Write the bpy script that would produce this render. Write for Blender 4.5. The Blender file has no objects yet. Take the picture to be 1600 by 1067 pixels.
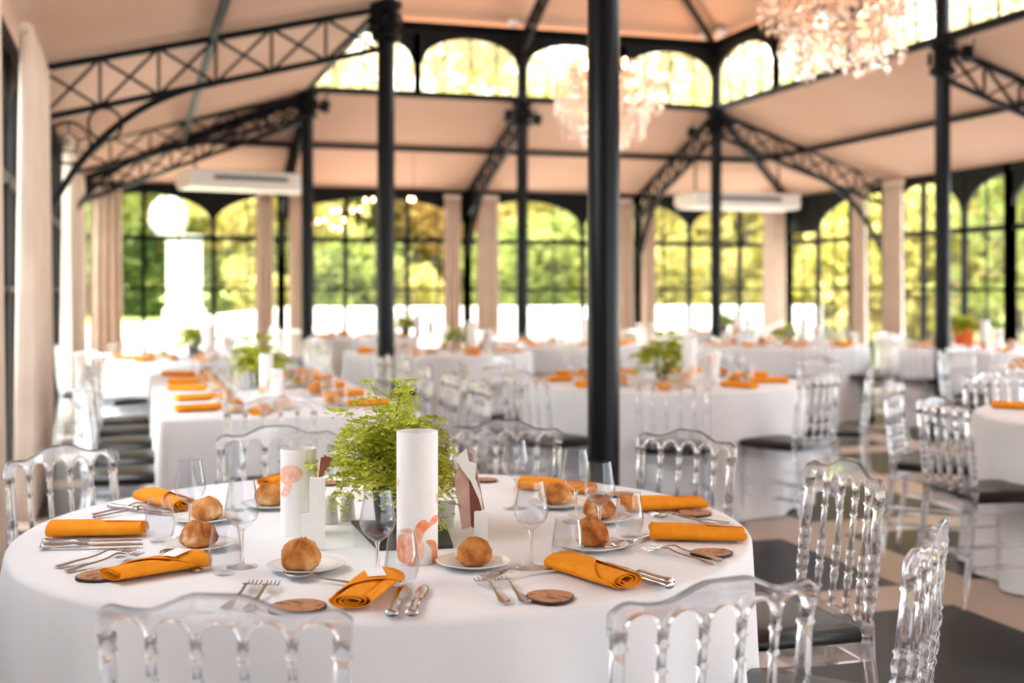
import bpy, bmesh, math, random
from mathutils import Vector, Matrix, noise
PI = math.pi
sin, cos = math.sin, math.cos
scene = bpy.context.scene
COL = scene.collection

# ------------------------------------------------------------------ camera, world, sun, exposure
F = 1920.0                     # focal length in pixels of the 1600 px wide frame
PHI = math.radians(17.2)       # the camera is turned this far from the long axis of the hall
CP, SP = cos(PHI), sin(PHI)
CAMZ = 1.35
HOR = 452.0                    # image row of the horizon (level camera, shifted frame)
TZ = 0.755                     # table height

cam_data = bpy.data.cameras.new('camera')
cam = bpy.data.objects.new('camera', cam_data)
COL.objects.link(cam)
cam.location = (0, 0, CAMZ)
cam.rotation_euler = (PI / 2, 0, -PHI)
cam_data.sensor_width = 36.0
cam_data.lens = F / 1600 * 36.0
cam_data.shift_y = -(533.5 - HOR) / 1600
cam_data.clip_start = 0.05
cam_data.clip_end = 300
cam_data.dof.use_dof = True
cam_data.dof.focus_distance = 2.72
cam_data.dof.aperture_fstop = 2.3
scene.camera = cam

world = bpy.data.worlds.new('sky')
scene.world = world
world.use_nodes = True
bg = world.node_tree.nodes['Background']
bg.inputs['Color'].default_value = (0.92, 0.965, 1.0, 1)
_wn, _wl = world.node_tree.nodes, world.node_tree.links          # overcast sky, brighter overhead than at the horizon
_tc = _wn.new('ShaderNodeTexCoord'); _sx = _wn.new('ShaderNodeSeparateXYZ'); _mr = _wn.new('ShaderNodeMapRange')
_wl.new(_tc.outputs['Generated'], _sx.inputs[0]); _wl.new(_sx.outputs['Z'], _mr.inputs['Value'])
_mr.inputs['From Min'].default_value = 0.0; _mr.inputs['From Max'].default_value = 1.0
_mr.inputs['To Min'].default_value = 0.9; _mr.inputs['To Max'].default_value = 3.2
_wl.new(_mr.outputs['Result'], bg.inputs['Strength'])

sun_d = bpy.data.lights.new('sun', 'SUN')
sun = bpy.data.objects.new('sun', sun_d)
COL.objects.link(sun)
sun_d.energy = 4.0
sun_d.angle = math.radians(4)
sun_d.color = (1.0, 0.93, 0.80)
sun.location = (8, 30, 20)
sun.rotation_euler = Vector((-0.22, -0.50, -0.95)).to_track_quat('-Z', 'Y').to_euler()

scene.view_settings.view_transform = 'Standard'
scene.view_settings.look = 'None'
scene.view_settings.gamma = 1.0
scene.view_settings.use_curve_mapping = False
scene.view_settings.exposure = 2.42
scene.cycles.max_bounces = 18
scene.cycles.transmission_bounces = 16
scene.cycles.transparent_max_bounces = 24
scene.cycles.diffuse_bounces = 4
scene.cycles.glossy_bounces = 5
scene.cycles.sample_clamp_indirect = 6.0

# ------------------------------------------------------------------ coordinates
def cw(X, Z):                      # camera ground coordinates (right, depth) -> hall coordinates
    return (X * CP + Z * SP, -X * SP + Z * CP)
def at(px, py, h=TZ):              # a pixel seen on the horizontal plane of height h
    Z = F * (CAMZ - h) / (py - HOR)
    return cw((px - 800) / F * Z, Z)
def dirh(dx, dz):                  # camera ground direction -> hall angle
    u, v = cw(dx, dz)
    return math.atan2(v, u)
def rnd(a, b): return random.uniform(a, b)
random.seed(4)

# ------------------------------------------------------------------ materials
def mat(name, color=(.8, .8, .8), rough=.5, metal=0, spec=.5, **kw):
    m = bpy.data.materials.new(name)
    m.use_nodes = True
    b = m.node_tree.nodes['Principled BSDF']
    b.inputs['Base Color'].default_value = (*color, 1)
    b.inputs['Roughness'].default_value = rough
    b.inputs['Metallic'].default_value = metal
    b.inputs['Specular IOR Level'].default_value = spec
    for k, v in kw.items():
        b.inputs[k].default_value = v
    return m
def nodes(m): return m.node_tree.nodes, m.node_tree.links, m.node_tree.nodes['Principled BSDF']
def noisy(m, c1, c2, scale, detail=4, bump=0.0, bscale=None, stretch=None, lo=.35, hi=.65):
    n, l, b = nodes(m)
    tc = n.new('ShaderNodeTexCoord')
    src = tc.outputs['Object']
    if stretch:
        mp = n.new('ShaderNodeMapping'); mp.inputs['Scale'].default_value = stretch
        l.new(src, mp.inputs['Vector']); src = mp.outputs['Vector']
    t = n.new('ShaderNodeTexNoise'); t.inputs['Scale'].default_value = scale; t.inputs['Detail'].default_value = detail
    l.new(src, t.inputs['Vector'])
    r = n.new('ShaderNodeValToRGB')
    r.color_ramp.elements[0].position = lo; r.color_ramp.elements[0].color = (*c1, 1)
    r.color_ramp.elements[1].position = hi; r.color_ramp.elements[1].color = (*c2, 1)
    l.new(t.outputs['Fac'], r.inputs['Fac']); l.new(r.outputs['Color'], b.inputs['Base Color'])
    if bump:
        t2 = n.new('ShaderNodeTexNoise'); t2.inputs['Scale'].default_value = bscale or scale; t2.inputs['Detail'].default_value = 5
        l.new(src, t2.inputs['Vector'])
        bp = n.new('ShaderNodeBump'); bp.inputs['Strength'].default_value = bump; bp.inputs['Distance'].default_value = .003
        l.new(t2.outputs['Fac'], bp.inputs['Height']); l.new(bp.outputs['Normal'], b.inputs['Normal'])
    return m
def glassy(name, clear, color=(1, 1, 1), ior=1.45):       # clear plastic or glass: part refracts, part is seen straight through
    m = bpy.data.materials.new(name); m.use_nodes = True
    n, l = m.node_tree.nodes, m.node_tree.links
    n.remove(n['Principled BSDF'])
    g = n.new('ShaderNodeBsdfGlass'); g.inputs['IOR'].default_value = ior; g.inputs['Roughness'].default_value = 0.0
    g.inputs['Color'].default_value = (*color, 1)
    t = n.new('ShaderNodeBsdfTransparent'); t.inputs['Color'].default_value = (*color, 1)
    mx = n.new('ShaderNodeMixShader'); mx.inputs[0].default_value = clear
    l.new(g.outputs[0], mx.inputs[1]); l.new(t.outputs[0], mx.inputs[2])
    l.new(mx.outputs[0], n['Material Output'].inputs['Surface'])
    return m
def pane_mat(name, base=.02, edge=.6, power=5.0, color=(1, 1, 1)):
    m = bpy.data.materials.new(name); m.use_nodes = True
    n, l = m.node_tree.nodes, m.node_tree.links
    n.remove(n['Principled BSDF'])
    g = n.new('ShaderNodeBsdfGlossy'); g.inputs['Roughness'].default_value = 0.02
    t = n.new('ShaderNodeBsdfTransparent')
    t.inputs['Color'].default_value = (*color, 1)
    lw = n.new('ShaderNodeLayerWeight'); lw.inputs['Blend'].default_value = .5
    pw = n.new('ShaderNodeMath'); pw.operation = 'POWER'; pw.inputs[1].default_value = power
    ma = n.new('ShaderNodeMath'); ma.operation = 'MULTIPLY_ADD'; ma.inputs[1].default_value = edge; ma.inputs[2].default_value = base
    l.new(lw.outputs['Facing'], pw.inputs[0]); l.new(pw.outputs[0], ma.inputs[0])
    mx = n.new('ShaderNodeMixShader')
    l.new(ma.outputs[0], mx.inputs[0]); l.new(t.outputs[0], mx.inputs[1]); l.new(g.outputs[0], mx.inputs[2])
    l.new(mx.outputs[0], n['Material Output'].inputs['Surface'])
    return m
def leafy(name, c1, c2, trans=.5, scale=3.0):
    m = bpy.data.materials.new(name); m.use_nodes = True
    n, l = m.node_tree.nodes, m.node_tree.links
    n.remove(n['Principled BSDF'])
    tc = n.new('ShaderNodeTexCoord')
    t = n.new('ShaderNodeTexNoise'); t.inputs['Scale'].default_value = scale
    l.new(tc.outputs['Object'], t.inputs['Vector'])
    r = n.new('ShaderNodeValToRGB')
    r.color_ramp.elements[0].position = .35; r.color_ramp.elements[0].color = (*c1, 1)
    r.color_ramp.elements[1].position = .65; r.color_ramp.elements[1].color = (*c2, 1)
    l.new(t.outputs['Fac'], r.inputs['Fac'])
    d = n.new('ShaderNodeBsdfDiffuse'); s = n.new('ShaderNodeBsdfTranslucent')
    l.new(r.outputs['Color'], d.inputs['Color']); l.new(r.outputs['Color'], s.inputs['Color'])
    mx = n.new('ShaderNodeMixShader'); mx.inputs[0].default_value = trans
    l.new(d.outputs[0], mx.inputs[1]); l.new(s.outputs[0], mx.inputs[2])
    l.new(mx.outputs[0], n['Material Output'].inputs['Surface'])
    return m

M = {}
M['iron'] = mat('iron', (.004, .0042, .005), .5, spec=.14)
M['iron_frame'] = mat('iron_frame', (.004, .0043, .005), .55, spec=.15)
M['column_paint'] = mat('column_paint', (.004, .005, .007), .26, spec=.18)
M['cloth'] = noisy(mat('cloth', (.83, .83, .85), .9, spec=.1), (.81, .815, .84), (.84, .845, .86), 6, bump=.12, bscale=900)
M['ceiling'] = noisy(mat('ceiling', (.65, .44, .32), .9, spec=.1), (.535, .335, .237), (.575, .37, .265), .8)
M['wall_white'] = mat('wall_white', (.82, .82, .83), .9, spec=.1)
M['curtain'] = noisy(mat('curtain', (.72, .58, .47), .9, spec=.1), (.68, .54, .43), (.76, .62, .5), 3)
M['perspex'] = glassy('perspex', .3, (.97, .975, .99), 1.49)
M['perspex_far'] = glassy('perspex_far', .45, (.98, .985, 1.0), 1.42)
M['glass'] = glassy('glass', .3, (.995, .998, 1.0), 1.45)
M['pane'] = pane_mat('pane')
M['thin_glass'] = pane_mat('thin_glass', .028, .75, 3.2, (.945, .95, .96))
M['cushion'] = mat('cushion', (.005, .0045, .0045), .34, spec=.3)
M['napkin'] = noisy(mat('napkin', (.86, .30, .015), .85, spec=.15), (.82, .27, .012), (.89, .33, .02), 30, bump=.25, bscale=1200)
M['china'] = mat('china', (.86, .86, .85), .15)
M['steel'] = mat('steel', (.56, .545, .54), .12, 1.0)
M['paper'] = noisy(mat('paper', (.86, .85, .83), .7, spec=.2), (.85, .84, .82), (.88, .87, .85), 40)
M['paper_glow'] = mat('paper_glow', (.88, .87, .85), .7, spec=.2)
M['flower_print'] = noisy(mat('flower_print', (.9, .3, .12), .7, spec=.2), (.88, .25, .10), (.92, .50, .32), 60)
M['pale_print'] = noisy(mat('pale_print', (.9, .5, .36), .7, spec=.2), (.90, .42, .28), (.93, .66, .54), 70)
M['brown_card'] = noisy(mat('brown_card', (.25, .075, .04), .6), (.22, .06, .035), (.29, .09, .05), 30)
M['rose_card'] = noisy(mat('rose_card', (.62, .38, .31), .7), (.58, .34, .28), (.68, .44, .37), 20)
M['slate'] = noisy(mat('slate', (.02, .021, .024), .5), (.016, .017, .02), (.03, .031, .035), 25, bump=.2)
M['cork'] = noisy(mat('cork', (.42, .2, .1), .75, spec=.2), (.16, .07, .035), (.50, .25, .135), 55, 6, lo=.34, hi=.5)
M['burnt_edge'] = mat('burnt_edge', (.02, .012, .01), .7)
M['white_card'] = mat('white_card', (.9, .9, .9), .6)
def crust(name, cols):
    m = noisy(mat(name, cols[1], .8, spec=.2), cols[0], cols[3], 20, 9, bump=1.0, bscale=75, lo=.32, hi=.68)
    n = m.node_tree.nodes
    r = [q for q in n if q.type == 'VALTORGB'][0].color_ramp
    for p, c in ((.44, cols[1]), (.57, cols[2])):
        e = r.elements.new(p); e.color = (*c, 1)
    [q for q in n if q.type == 'BUMP'][0].inputs['Distance'].default_value = .006
    return m
M['crust'] = crust('crust', ((.26, .07, .015), (.52, .20, .05), (.70, .34, .11), (.86, .60, .36)))
M['crust_dark'] = crust('crust_dark', ((.20, .045, .01), (.42, .13, .03), (.58, .24, .07), (.80, .54, .33)))
M['pot_dark'] = noisy(mat('pot_dark', (.05, .04, .045), .6), (.03, .022, .024), (.09, .07, .075), 60, bump=.6)
M['pot_orange'] = mat('pot_orange', (.85, .13, .03), .5)
M['pot_pink'] = mat('pot_pink', (.85, .35, .25), .5)
M['soil'] = mat('soil', (.03, .02, .014), .95)
M['fern'] = leafy('fern', (.42, .47, .04), (.78, .80, .17), .52, 16)
M['fern_stem'] = mat('fern_stem', (.05, .03, .015), .5)
M['stoneware'] = noisy(mat('stoneware', (.55, .53, .5), .5), (.5, .48, .45), (.6, .58, .55), 20)
M['ac_white'] = mat('ac_white', (.8, .74, .67), .45)
M['ac_dark'] = mat('ac_dark', (.06, .055, .05), .5)
M['crystal'] = glassy('crystal', .25, (1.0, .93, .88), 1.5)
M['brass'] = mat('brass', (.75, .48, .33), .25, 1.0)
M['stone'] = noisy(mat('stone', (.8, .78, .74), .9), (.72, .69, .64), (.85, .83, .8), 2.2, 6, bump=.4, stretch=(1, 1, 3))
M['gravel'] = noisy(mat('gravel', (.66, .63, .58), .95), (.6, .57, .52), (.72, .69, .64), 9)
M['lawn'] = noisy(mat('lawn', (.28, .36, .06), .95), (.24, .33, .04), (.36, .42, .09), 3)
M['bark'] = noisy(mat('bark', (.12, .09, .06), .9), (.08, .06, .04), (.16, .12, .09), 8)
M['leaf_yellow'] = leafy('leaf_yellow', (.30, .28, .05), (.66, .56, .22), .5, .8)
M['leaf_green'] = leafy('leaf_green', (.11, .15, .03), (.40, .42, .13), .5, .8)
M['leaf_hazy'] = leafy('leaf_hazy', (.34, .30, .13), (.66, .54, .36), .5, .8)  # distance haze of the far trees put into the leaf colour
M['leaf_dark'] = leafy('leaf_dark', (.025, .05, .012), (.12, .17, .04), .4, .7)
M['leaf_russet'] = leafy('leaf_russet', (.40, .20, .07), (.52, .40, .12), .5, .5)
def lamp_mat(name, c, s):
    m = mat(name, c, .5); b = nodes(m)[2]
    b.inputs['Emission Color'].default_value = (*c, 1); b.inputs['Emission Strength'].default_value = s
    return m
M['bulb'] = lamp_mat('bulb', (1.0, .50, .25), 5.0)
M['bulb_white'] = lamp_mat('bulb_white', (1.0, .86, .72), 1.6)
M['garden_white'] = mat('garden_white', (.85, .85, .86), .7)

# checker of charcoal tiles in pale bands
def floor_material():
    m = mat('floor_tiles', (.5, .4, .33), .3, spec=.1)
    n, l, b = nodes(m)
    tc = n.new('ShaderNodeTexCoord'); sep = n.new('ShaderNodeSeparateXYZ'); l.new(tc.outputs['Object'], sep.inputs[0])
    def mth(op, a, bb=None):
        x = n.new('ShaderNodeMath'); x.operation = op
        for i, q in enumerate((a, bb)):
            if q is None: continue
            if isinstance(q, (int, float)): x.inputs[i].default_value = q
            else: l.new(q, x.inputs[i])
        return x.outputs[0]
    def cell(sock, off, per, dark):
        f = mth('MULTIPLY', mth('FRACT', mth('DIVIDE', mth('ADD', sock, 100 * per - off), per)), per)
        inside = mth('LESS_THAN', f, dark)
        joint = mth('LESS_THAN', mth('ABSOLUTE', mth('SUBTRACT', f, dark / 2)), .0018)
        edge = mth('LESS_THAN', mth('ABSOLUTE', mth('SUBTRACT', f, dark)), .0018)
        return inside, joint, edge
    iu, ju, eu = cell(sep.outputs['X'], 3.74, 1.48, 1.10)
    iv, jv, ev = cell(sep.outputs['Y'], 4.83, 1.46, 1.10)
    dark = mth('MULTIPLY', iu, iv)
    joint = mth('MINIMUM', mth('ADD', ju, jv), 1.0)
    t = n.new('ShaderNodeTexNoise'); t.inputs['Scale'].default_value = 140; l.new(tc.outputs['Object'], t.inputs['Vector'])
    def ramp(c1, c2):
        r = n.new('ShaderNodeValToRGB'); r.color_ramp.elements[0].color = (*c1, 1); r.color_ramp.elements[1].color = (*c2, 1)
        r.color_ramp.elements[0].position = .3; r.color_ramp.elements[1].position = .7
        l.new(t.outputs['Fac'], r.inputs['Fac']); return r.outputs['Color']
    def mix(f, a, bb):
        x = n.new('ShaderNodeMix'); x.data_type = 'RGBA'
        l.new(f, x.inputs['Factor'])
        for i, q in ((6, a), (7, bb)):
            if isinstance(q, tuple): x.inputs[i].default_value = (*q, 1)
            else: l.new(q, x.inputs[i])
        return x.outputs[2]
    pale = ramp((.50, .385, .31), (.58, .46, .375))
    drk = mix(joint, ramp((.009, .008, .0075), (.016, .0145, .014)), (.04, .036, .033))
    l.new(mix(dark, pale, drk), b.inputs['Base Color'])
    b.inputs['Roughness'].default_value = .3
    return m
M['floor'] = floor_material()

# ------------------------------------------------------------------ mesh helpers
class MB:
    def __init__(self): self.v = []; self.f = []
    def add(self, vs, fs):
        o = len(self.v); self.v += [tuple(p) for p in vs]; self.f += [tuple(i + o for i in q) for q in fs]; return self
    def box(self, c, s, rz=0.0):
        x, y, z = s[0] / 2, s[1] / 2, s[2] / 2
        cr, sr = cos(rz), sin(rz)
        P = [(a * x, b_ * y, d * z) for a in (-1, 1) for b_ in (-1, 1) for d in (-1, 1)]
        P = [(c[0] + p[0] * cr - p[1] * sr, c[1] + p[0] * sr + p[1] * cr, c[2] + p[2]) for p in P]
        return self.add(P, [(0, 1, 3, 2), (4, 6, 7, 5), (0, 4, 5, 1), (2, 3, 7, 6), (0, 2, 6, 4), (1, 5, 7, 3)])
    def bar(self, a, b, w, h, up=(0, 0, 1)):              # rectangular bar between two points
        a, b = Vector(a), Vector(b); d = (b - a).normalized()
        s = d.cross(Vector(up))
        if s.length < 1e-4: s = d.cross(Vector((1, 0, 0)))
        s.normalize(); t = s.cross(d)
        P = []
        for p in (a, b):
            for i, j in ((-1, -1), (1, -1), (1, 1), (-1, 1)):
                P.append(p + s * (w / 2 * i) + t * (h / 2 * j))
        return self.add(P, [(0, 1, 2, 3), (7, 6, 5, 4), (0, 4, 5, 1), (1, 5, 6, 2), (2, 6, 7, 3), (3, 7, 4, 0)])
    def tube(self, pts, r, n=8, closed=False, sx=1.0):
        pts = [Vector(p) for p in pts]; k = len(pts)
        rs = r if isinstance(r, (list, tuple)) else [r] * k
        rings = []; prev = None
        for i, p in enumerate(pts):
            if closed: d = pts[(i + 1) % k] - pts[i - 1]
            else: d = pts[min(i + 1, k - 1)] - pts[max(i - 1, 0)]
            if d.length < 1e-9: d = Vector((0, 0, 1))
            d.normalize()
            if prev is None:
                s = d.cross(Vector((0, 0, 1)))
                if s.length < .05: s = d.cross(Vector((0, 1, 0)))
            else:
                s = prev - d * prev.dot(d)
            s.normalize(); prev = s; t = d.cross(s)
            rings.append([p + (s * cos(2 * PI * j / n) * sx + t * sin(2 * PI * j / n)) * rs[i] for j in range(n)])
        vs = [q for R in rings for q in R]; fs = []
        for i in range(k if closed else k - 1):
            a, b = i * n, ((i + 1) % k) * n
            for j in range(n): fs.append((a + j, a + (j + 1) % n, b + (j + 1) % n, b + j))
        if not closed: fs += [tuple(range(n))[::-1], tuple((k - 1) * n + j for j in range(n))]
        return self.add(vs, fs)
    def lathe(self, prof, n=16, c=(0, 0, 0), cap=True, lean=(0, 0)):      # prof: list of (r, z)
        vs = []; fs = []
        z0 = prof[0][1]
        for r, z in prof:
            for j in range(n):
                a = 2 * PI * j / n
                vs.append((c[0] + r * cos(a) + lean[0] * (z - z0), c[1] + r * sin(a) + lean[1] * (z - z0), c[2] + z))
        for i in range(len(prof) - 1):
            for j in range(n):
                fs.append((i * n + j, i * n + (j + 1) % n, (i + 1) * n + (j + 1) % n, (i + 1) * n + j))
        if cap:
            fs.append(tuple(range(n))[::-1]); fs.append(tuple((len(prof) - 1) * n + j for j in range(n)))
        return self.add(vs, fs)
    def prism(self, poly, d0, d1, frame):                  # polygon extruded along frame[2]: frame = (origin, ex, ey, en)
        o, ex, ey, en = [Vector(q) for q in frame]
        k = len(poly)
        vs = [o + ex * a + ey * b + en * d0 for a, b in poly] + [o + ex * a + ey * b + en * d1 for a, b in poly]
        fs = [tuple(range(k))[::-1], tuple(range(k, 2 * k))] + [(i, (i + 1) % k, k + (i + 1) % k, k + i) for i in range(k)]
        return self.add(vs, fs)
    def strip(self, lower, upper, t, nrm):                  # a thick ribbon between two rows of points
        nrm = Vector(nrm) * t / 2; k = len(lower)
        vs = [Vector(p) - nrm for p in lower] + [Vector(p) - nrm for p in upper] + [Vector(p) + nrm for p in lower] + [Vector(p) + nrm for p in upper]
        fs = []
        for i in range(k - 1):
            fs += [(i, i + 1, k + i + 1, k + i), (2 * k + i + 1, 2 * k + i, 3 * k + i, 3 * k + i + 1),
                   (i + 1, i, 2 * k + i, 2 * k + i + 1), (k + i, k + i + 1, 3 * k + i + 1, 3 * k + i)]
        fs += [(0, k, 3 * k, 2 * k), (k - 1, 2 * k - 1 + 0, 0, 0)] if False else [(0, k, 3 * k, 2 * k), (k - 1, 3 * k - 1, 4 * k - 1, 2 * k - 1)]
        return self.add(vs, fs)
    def mesh(self, name, m=None, smooth=False):
        me = bpy.data.meshes.new(name)
        me.from_pydata(self.v, [], self.f); me.update()
        if smooth is not False:
            me.polygons.foreach_set('use_smooth', [True] * len(me.polygons))
            if smooth is not True: me.set_sharp_from_angle(angle=math.radians(smooth))
        if m: me.materials.append(M[m] if isinstance(m, str) else m)
        return me
    def build(self, name, m, parent=None, smooth=False):
        return link(name, self.mesh(name, m, smooth), parent)
def link(name, me, parent=None):
    o = bpy.data.objects.new(name, me); COL.objects.link(o)
    if parent is not None: o.parent = parent
    return o
def fixn(me):
    b = bmesh.new(); b.from_mesh(me); bmesh.ops.recalc_face_normals(b, faces=b.faces); b.to_mesh(me); b.free(); return me
def tag(o, label=None, cat=None, group=None, kind=None):
    if label: o['label'] = label
    if cat: o['category'] = cat
    if group: o['group'] = group
    if kind: o['kind'] = kind
    return o
def empty(name, loc=(0, 0, 0), rz=0.0):
    o = bpy.data.objects.new(name, None); COL.objects.link(o)
    o.location = loc; o.rotation_euler = (0, 0, rz); o.empty_display_size = .1
    return o
KIDS = {}
def kids(o):
    return [c for c in o.children]
def copy_tree(o, parent=None):
    c = o.copy(); COL.objects.link(c)
    if parent is not None: c.parent = parent
    for ch in kids(o): copy_tree(ch, c)
    return c
def structure(o): o['kind'] = 'structure'; return o
class Kind:                                   # builds one of a kind, then hands out copies of the thing and its parts
    def __init__(self, maker): self.maker = maker; self.first = None
    def put(self, loc, rz=0.0, label=None, cat=None, group=None, scale=None, tilt=None):
        if self.first is None:
            o = self.first = self.maker()
        else:
            o = copy_tree(self.first)
        for k in ('label', 'category', 'group'):
            if k in o: del o[k]
        o.location = loc; o.rotation_euler = (tilt or 0, 0, rz)
        o.scale = (scale,) * 3 if isinstance(scale, (int, float)) else (scale or (1, 1, 1))
        return tag(o, label, cat, group)

# ------------------------------------------------------------------ the building
UL, UM, UR = 1.95, 4.573, 7.195              # column rows and middle line of the raised lantern
VC = (4.96, 9.72, 14.35)                     # column rows along the hall
WL, WR, VB = -.75, 9.73, 16.93               # left wall, right wall, back wall
SILL, LTOP = 3.66, 4.50
EL, EB, ER = 2.98, 2.75, 2.84                # eaves
TRANS = 2.03

floor = MB().add([(-9, -7, 0), (13, -7, 0), (13, VB + .3, 0), (-9, VB + .3, 0)], [(0, 1, 2, 3)])
fl = MB().box((4.49, 5.9, -.1), (10.9, 22.4, .2)).build('floor', 'floor'); structure(fl)

def slab(m, a, b, c, d, t=.05):
    top = [(p[0], p[1], p[2] + t) for p in (a, b, c, d)]
    m.add([a, b, c, d] + top, [(0, 1, 2), (0, 2, 3), (4, 6, 5), (4, 7, 6), (0, 4, 5, 1), (1, 5, 6, 2), (2, 6, 7, 3), (3, 7, 4, 0)])
V0 = -5.2
cl = MB()
slab(cl, (WL - .1, V0, EL), (WL - .1, VC[1], EL), (UL, VC[1], SILL), (UL, V0, SILL))
slab(cl, (WL - .1, VC[1], EL), (WL - .1, VB, EB), (UL, VC[2], SILL), (UL, VC[1], SILL))
slab(cl, (WL - .1, VB, EB), (WR + .1, VB, EB), (UR, VC[2], SILL), (UL, VC[2], SILL))
slab(cl, (WR + .1, VB, EB), (WR + .1, V0, ER), (UR, V0, SILL), (UR, VC[2], SILL))
c_ = cl.build('ceiling', 'ceiling'); structure(c_)
cl = MB()
RZ = 5.75
e = .25
slab(cl, (UL - e, V0, LTOP), (UL - e, VC[2] + e, LTOP), (UM, VC[2] - 2.6, RZ), (UM, V0, RZ))
slab(cl, (UR + e, VC[2] + e, LTOP), (UR + e, V0, LTOP), (UM, V0, RZ), (UM, VC[2] - 2.6, RZ))
slab(cl, (UL - e, VC[2] + e, LTOP), (UR + e, VC[2] + e, LTOP), (UM, VC[2] - 2.6, RZ), (UM, VC[2] - 2.6, RZ))
c2 = cl.build('ceiling_lantern', 'ceiling'); structure(c2)

w_ = MB().prism([(WL - .1, EB), (WR + .1, EB), (WR + .1, ER), (UR, SILL), (UR, LTOP), (UM, RZ), (UL, LTOP), (UL, SILL), (WL - .1, EL)], -.1, 0, ((0, V0, 0), (1, 0, 0), (0, 0, 1), (0, 1, 0))).build('wall_rear', 'wall_white'); fixn(w_.data); structure(w_)

# windows: one bay between p0 and p1, dark iron frame with arched heads, and its pane
WN = [0]
def window(p0, p1, z0, zt, arches, mull, transom=None, rail=None, spring=2.2, rise_to=2.62, thin=(), post=.1, t=.06, foot=.12):
    WN[0] += 1
    root = structure(empty('window_%d' % WN[0], (p0[0], p0[1], 0)))
    a, b = Vector((p0[0], p0[1], 0)), Vector((p1[0], p1[1], 0)); L = (b - a).length; ex = (b - a) / L
    nr = Vector((-ex[1], ex[0], 0))
    org = a.copy()
    def P(x, z): return ex * x + Vector((0, 0, z))
    fr = MB()
    for i, x in enumerate((0, L)): fr.box(P(x, (z0 + zt) / 2), (post, post, zt - z0), math.atan2(ex[1], ex[0]))
    for x in mull: fr.bar(P(x, z0), P(x, zt - .05), t, t, nr)
    for x in thin: fr.bar(P(x, z0), P(x, zt - .05), .022, .022, nr)
    if transom: fr.bar(P(0, transom), P(L, transom), .06, .07)
    if rail: fr.bar(P(0, rail), P(L, rail), .035, .04)
    fr.bar(P(0, z0 + foot / 2), P(L, z0 + foot / 2), .06, foot); fr.bar(P(0, zt - .05), P(L, zt - .05), .1, .1)
    for (x0, x1, kind) in arches:
        lo = []; hi = []
        k = 18
        for i in range(k + 1):
            x = x0 + (x1 - x0) * i / k
            if kind == 'full': q = (x - (x0 + x1) / 2) / ((x1 - x0) / 2)
            elif kind == 'up': q = (x1 - x) / (x1 - x0)
            elif kind == 'down': q = (x - x0) / (x1 - x0)
            else: q = 1
            z = spring + (rise_to - spring) * math.sqrt(max(0, 1 - q * q)) if kind != 'solid' else spring
            lo.append(P(x, min(z, zt - .06))); hi.append(P(x, zt - .04))
        fr.strip(lo, hi, .045, nr)
    fr.build('frame', 'iron_frame', root)
    pn = MB(); pn.add([P(0, z0), P(L, z0), P(L, zt), P(0, zt)], [(0, 1, 2, 3)])
    pn.build('glass_pane', 'pane', root)
    return root

bu = (WL, UL, UM, UR, WR)
for i in range(4):
    L = bu[i + 1] - bu[i]; th = [L / 3, 2 * L / 3]
    ar = [[(0, 2 * L / 3, 'full'), (2 * L / 3, L, 'up')], [(0, L, 'full')],
          [(0, 2 * L / 3, 'full'), (2 * L / 3, L, 'up')], [(0, L / 3, 'down'), (L / 3, L, 'full')]][i]
    window((bu[i], VB), (bu[i + 1], VB), 0, EB, ar, th, TRANS, 1.35, thin=[L / 6, L / 2, 5 * L / 6])
w_ = MB().box(((bu[0] + bu[1]) / 2 - .05, V0 - .05, EB / 2), (bu[1] - bu[0] + .1, .1, EB)).build('wall_rear', 'wall_white'); structure(w_)  # unseen bay left solid to reduce daylight from behind the camera
for i in (1, 2, 3):
    L = bu[i + 1] - bu[i]
    window((bu[i + 1], V0 - .05), (bu[i], V0 - .05), 0, EB, [(0, L, 'full')], [L / 3, 2 * L / 3], TRANS, 1.35)
rv = (VB, 14.35, 11.9, 9.45, 7.0, 4.55, 2.1, -.35, -2.8, -5.2)
for i in range(9):
    L = rv[i] - rv[i + 1]
    ar = [(0, L / 3, 'solid'), (L / 3, L, 'up')] if i == 0 else [(0, 2 * L / 3, 'full'), (2 * L / 3, L, 'up')]
    window((WR, rv[i]), (WR, rv[i + 1]), 0, ER - .02 if i else ER - .08, ar, [L / 3, 2 * L / 3], TRANS + .04, 1.35, thin=[L / 6, L / 2, 5 * L / 6], rise_to=2.7)
lv = (VB, 14.35, 12.05, 9.72, 7.4, 4.96, 2.5)
w_ = MB().box((WL - .05, (2.5 + V0) / 2, (EL + .02) / 2), (.1, 2.5 - V0, EL + .02)).box((WL - .05, 3.73, .75), (.1, 2.46, 1.5)).build('wall_left_light_block', 'wall_white'); structure(w_)  # unseen solid stretch and low panel, shaped to cut daylight beside the table
for i in range(6):
    L = lv[i] - lv[i + 1]
    window((WL, lv[i]), (WL, lv[i + 1]), 1.5 if i == 5 else 0, 2.76 if i == 0 else 2.9, [(0, 2 * L / 3, 'full'), (2 * L / 3, L, 'up')], [L / 3, 2 * L / 3], TRANS, 1.35, thin=[L / 6, L / 2, 5 * L / 6], rise_to=2.7)
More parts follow.
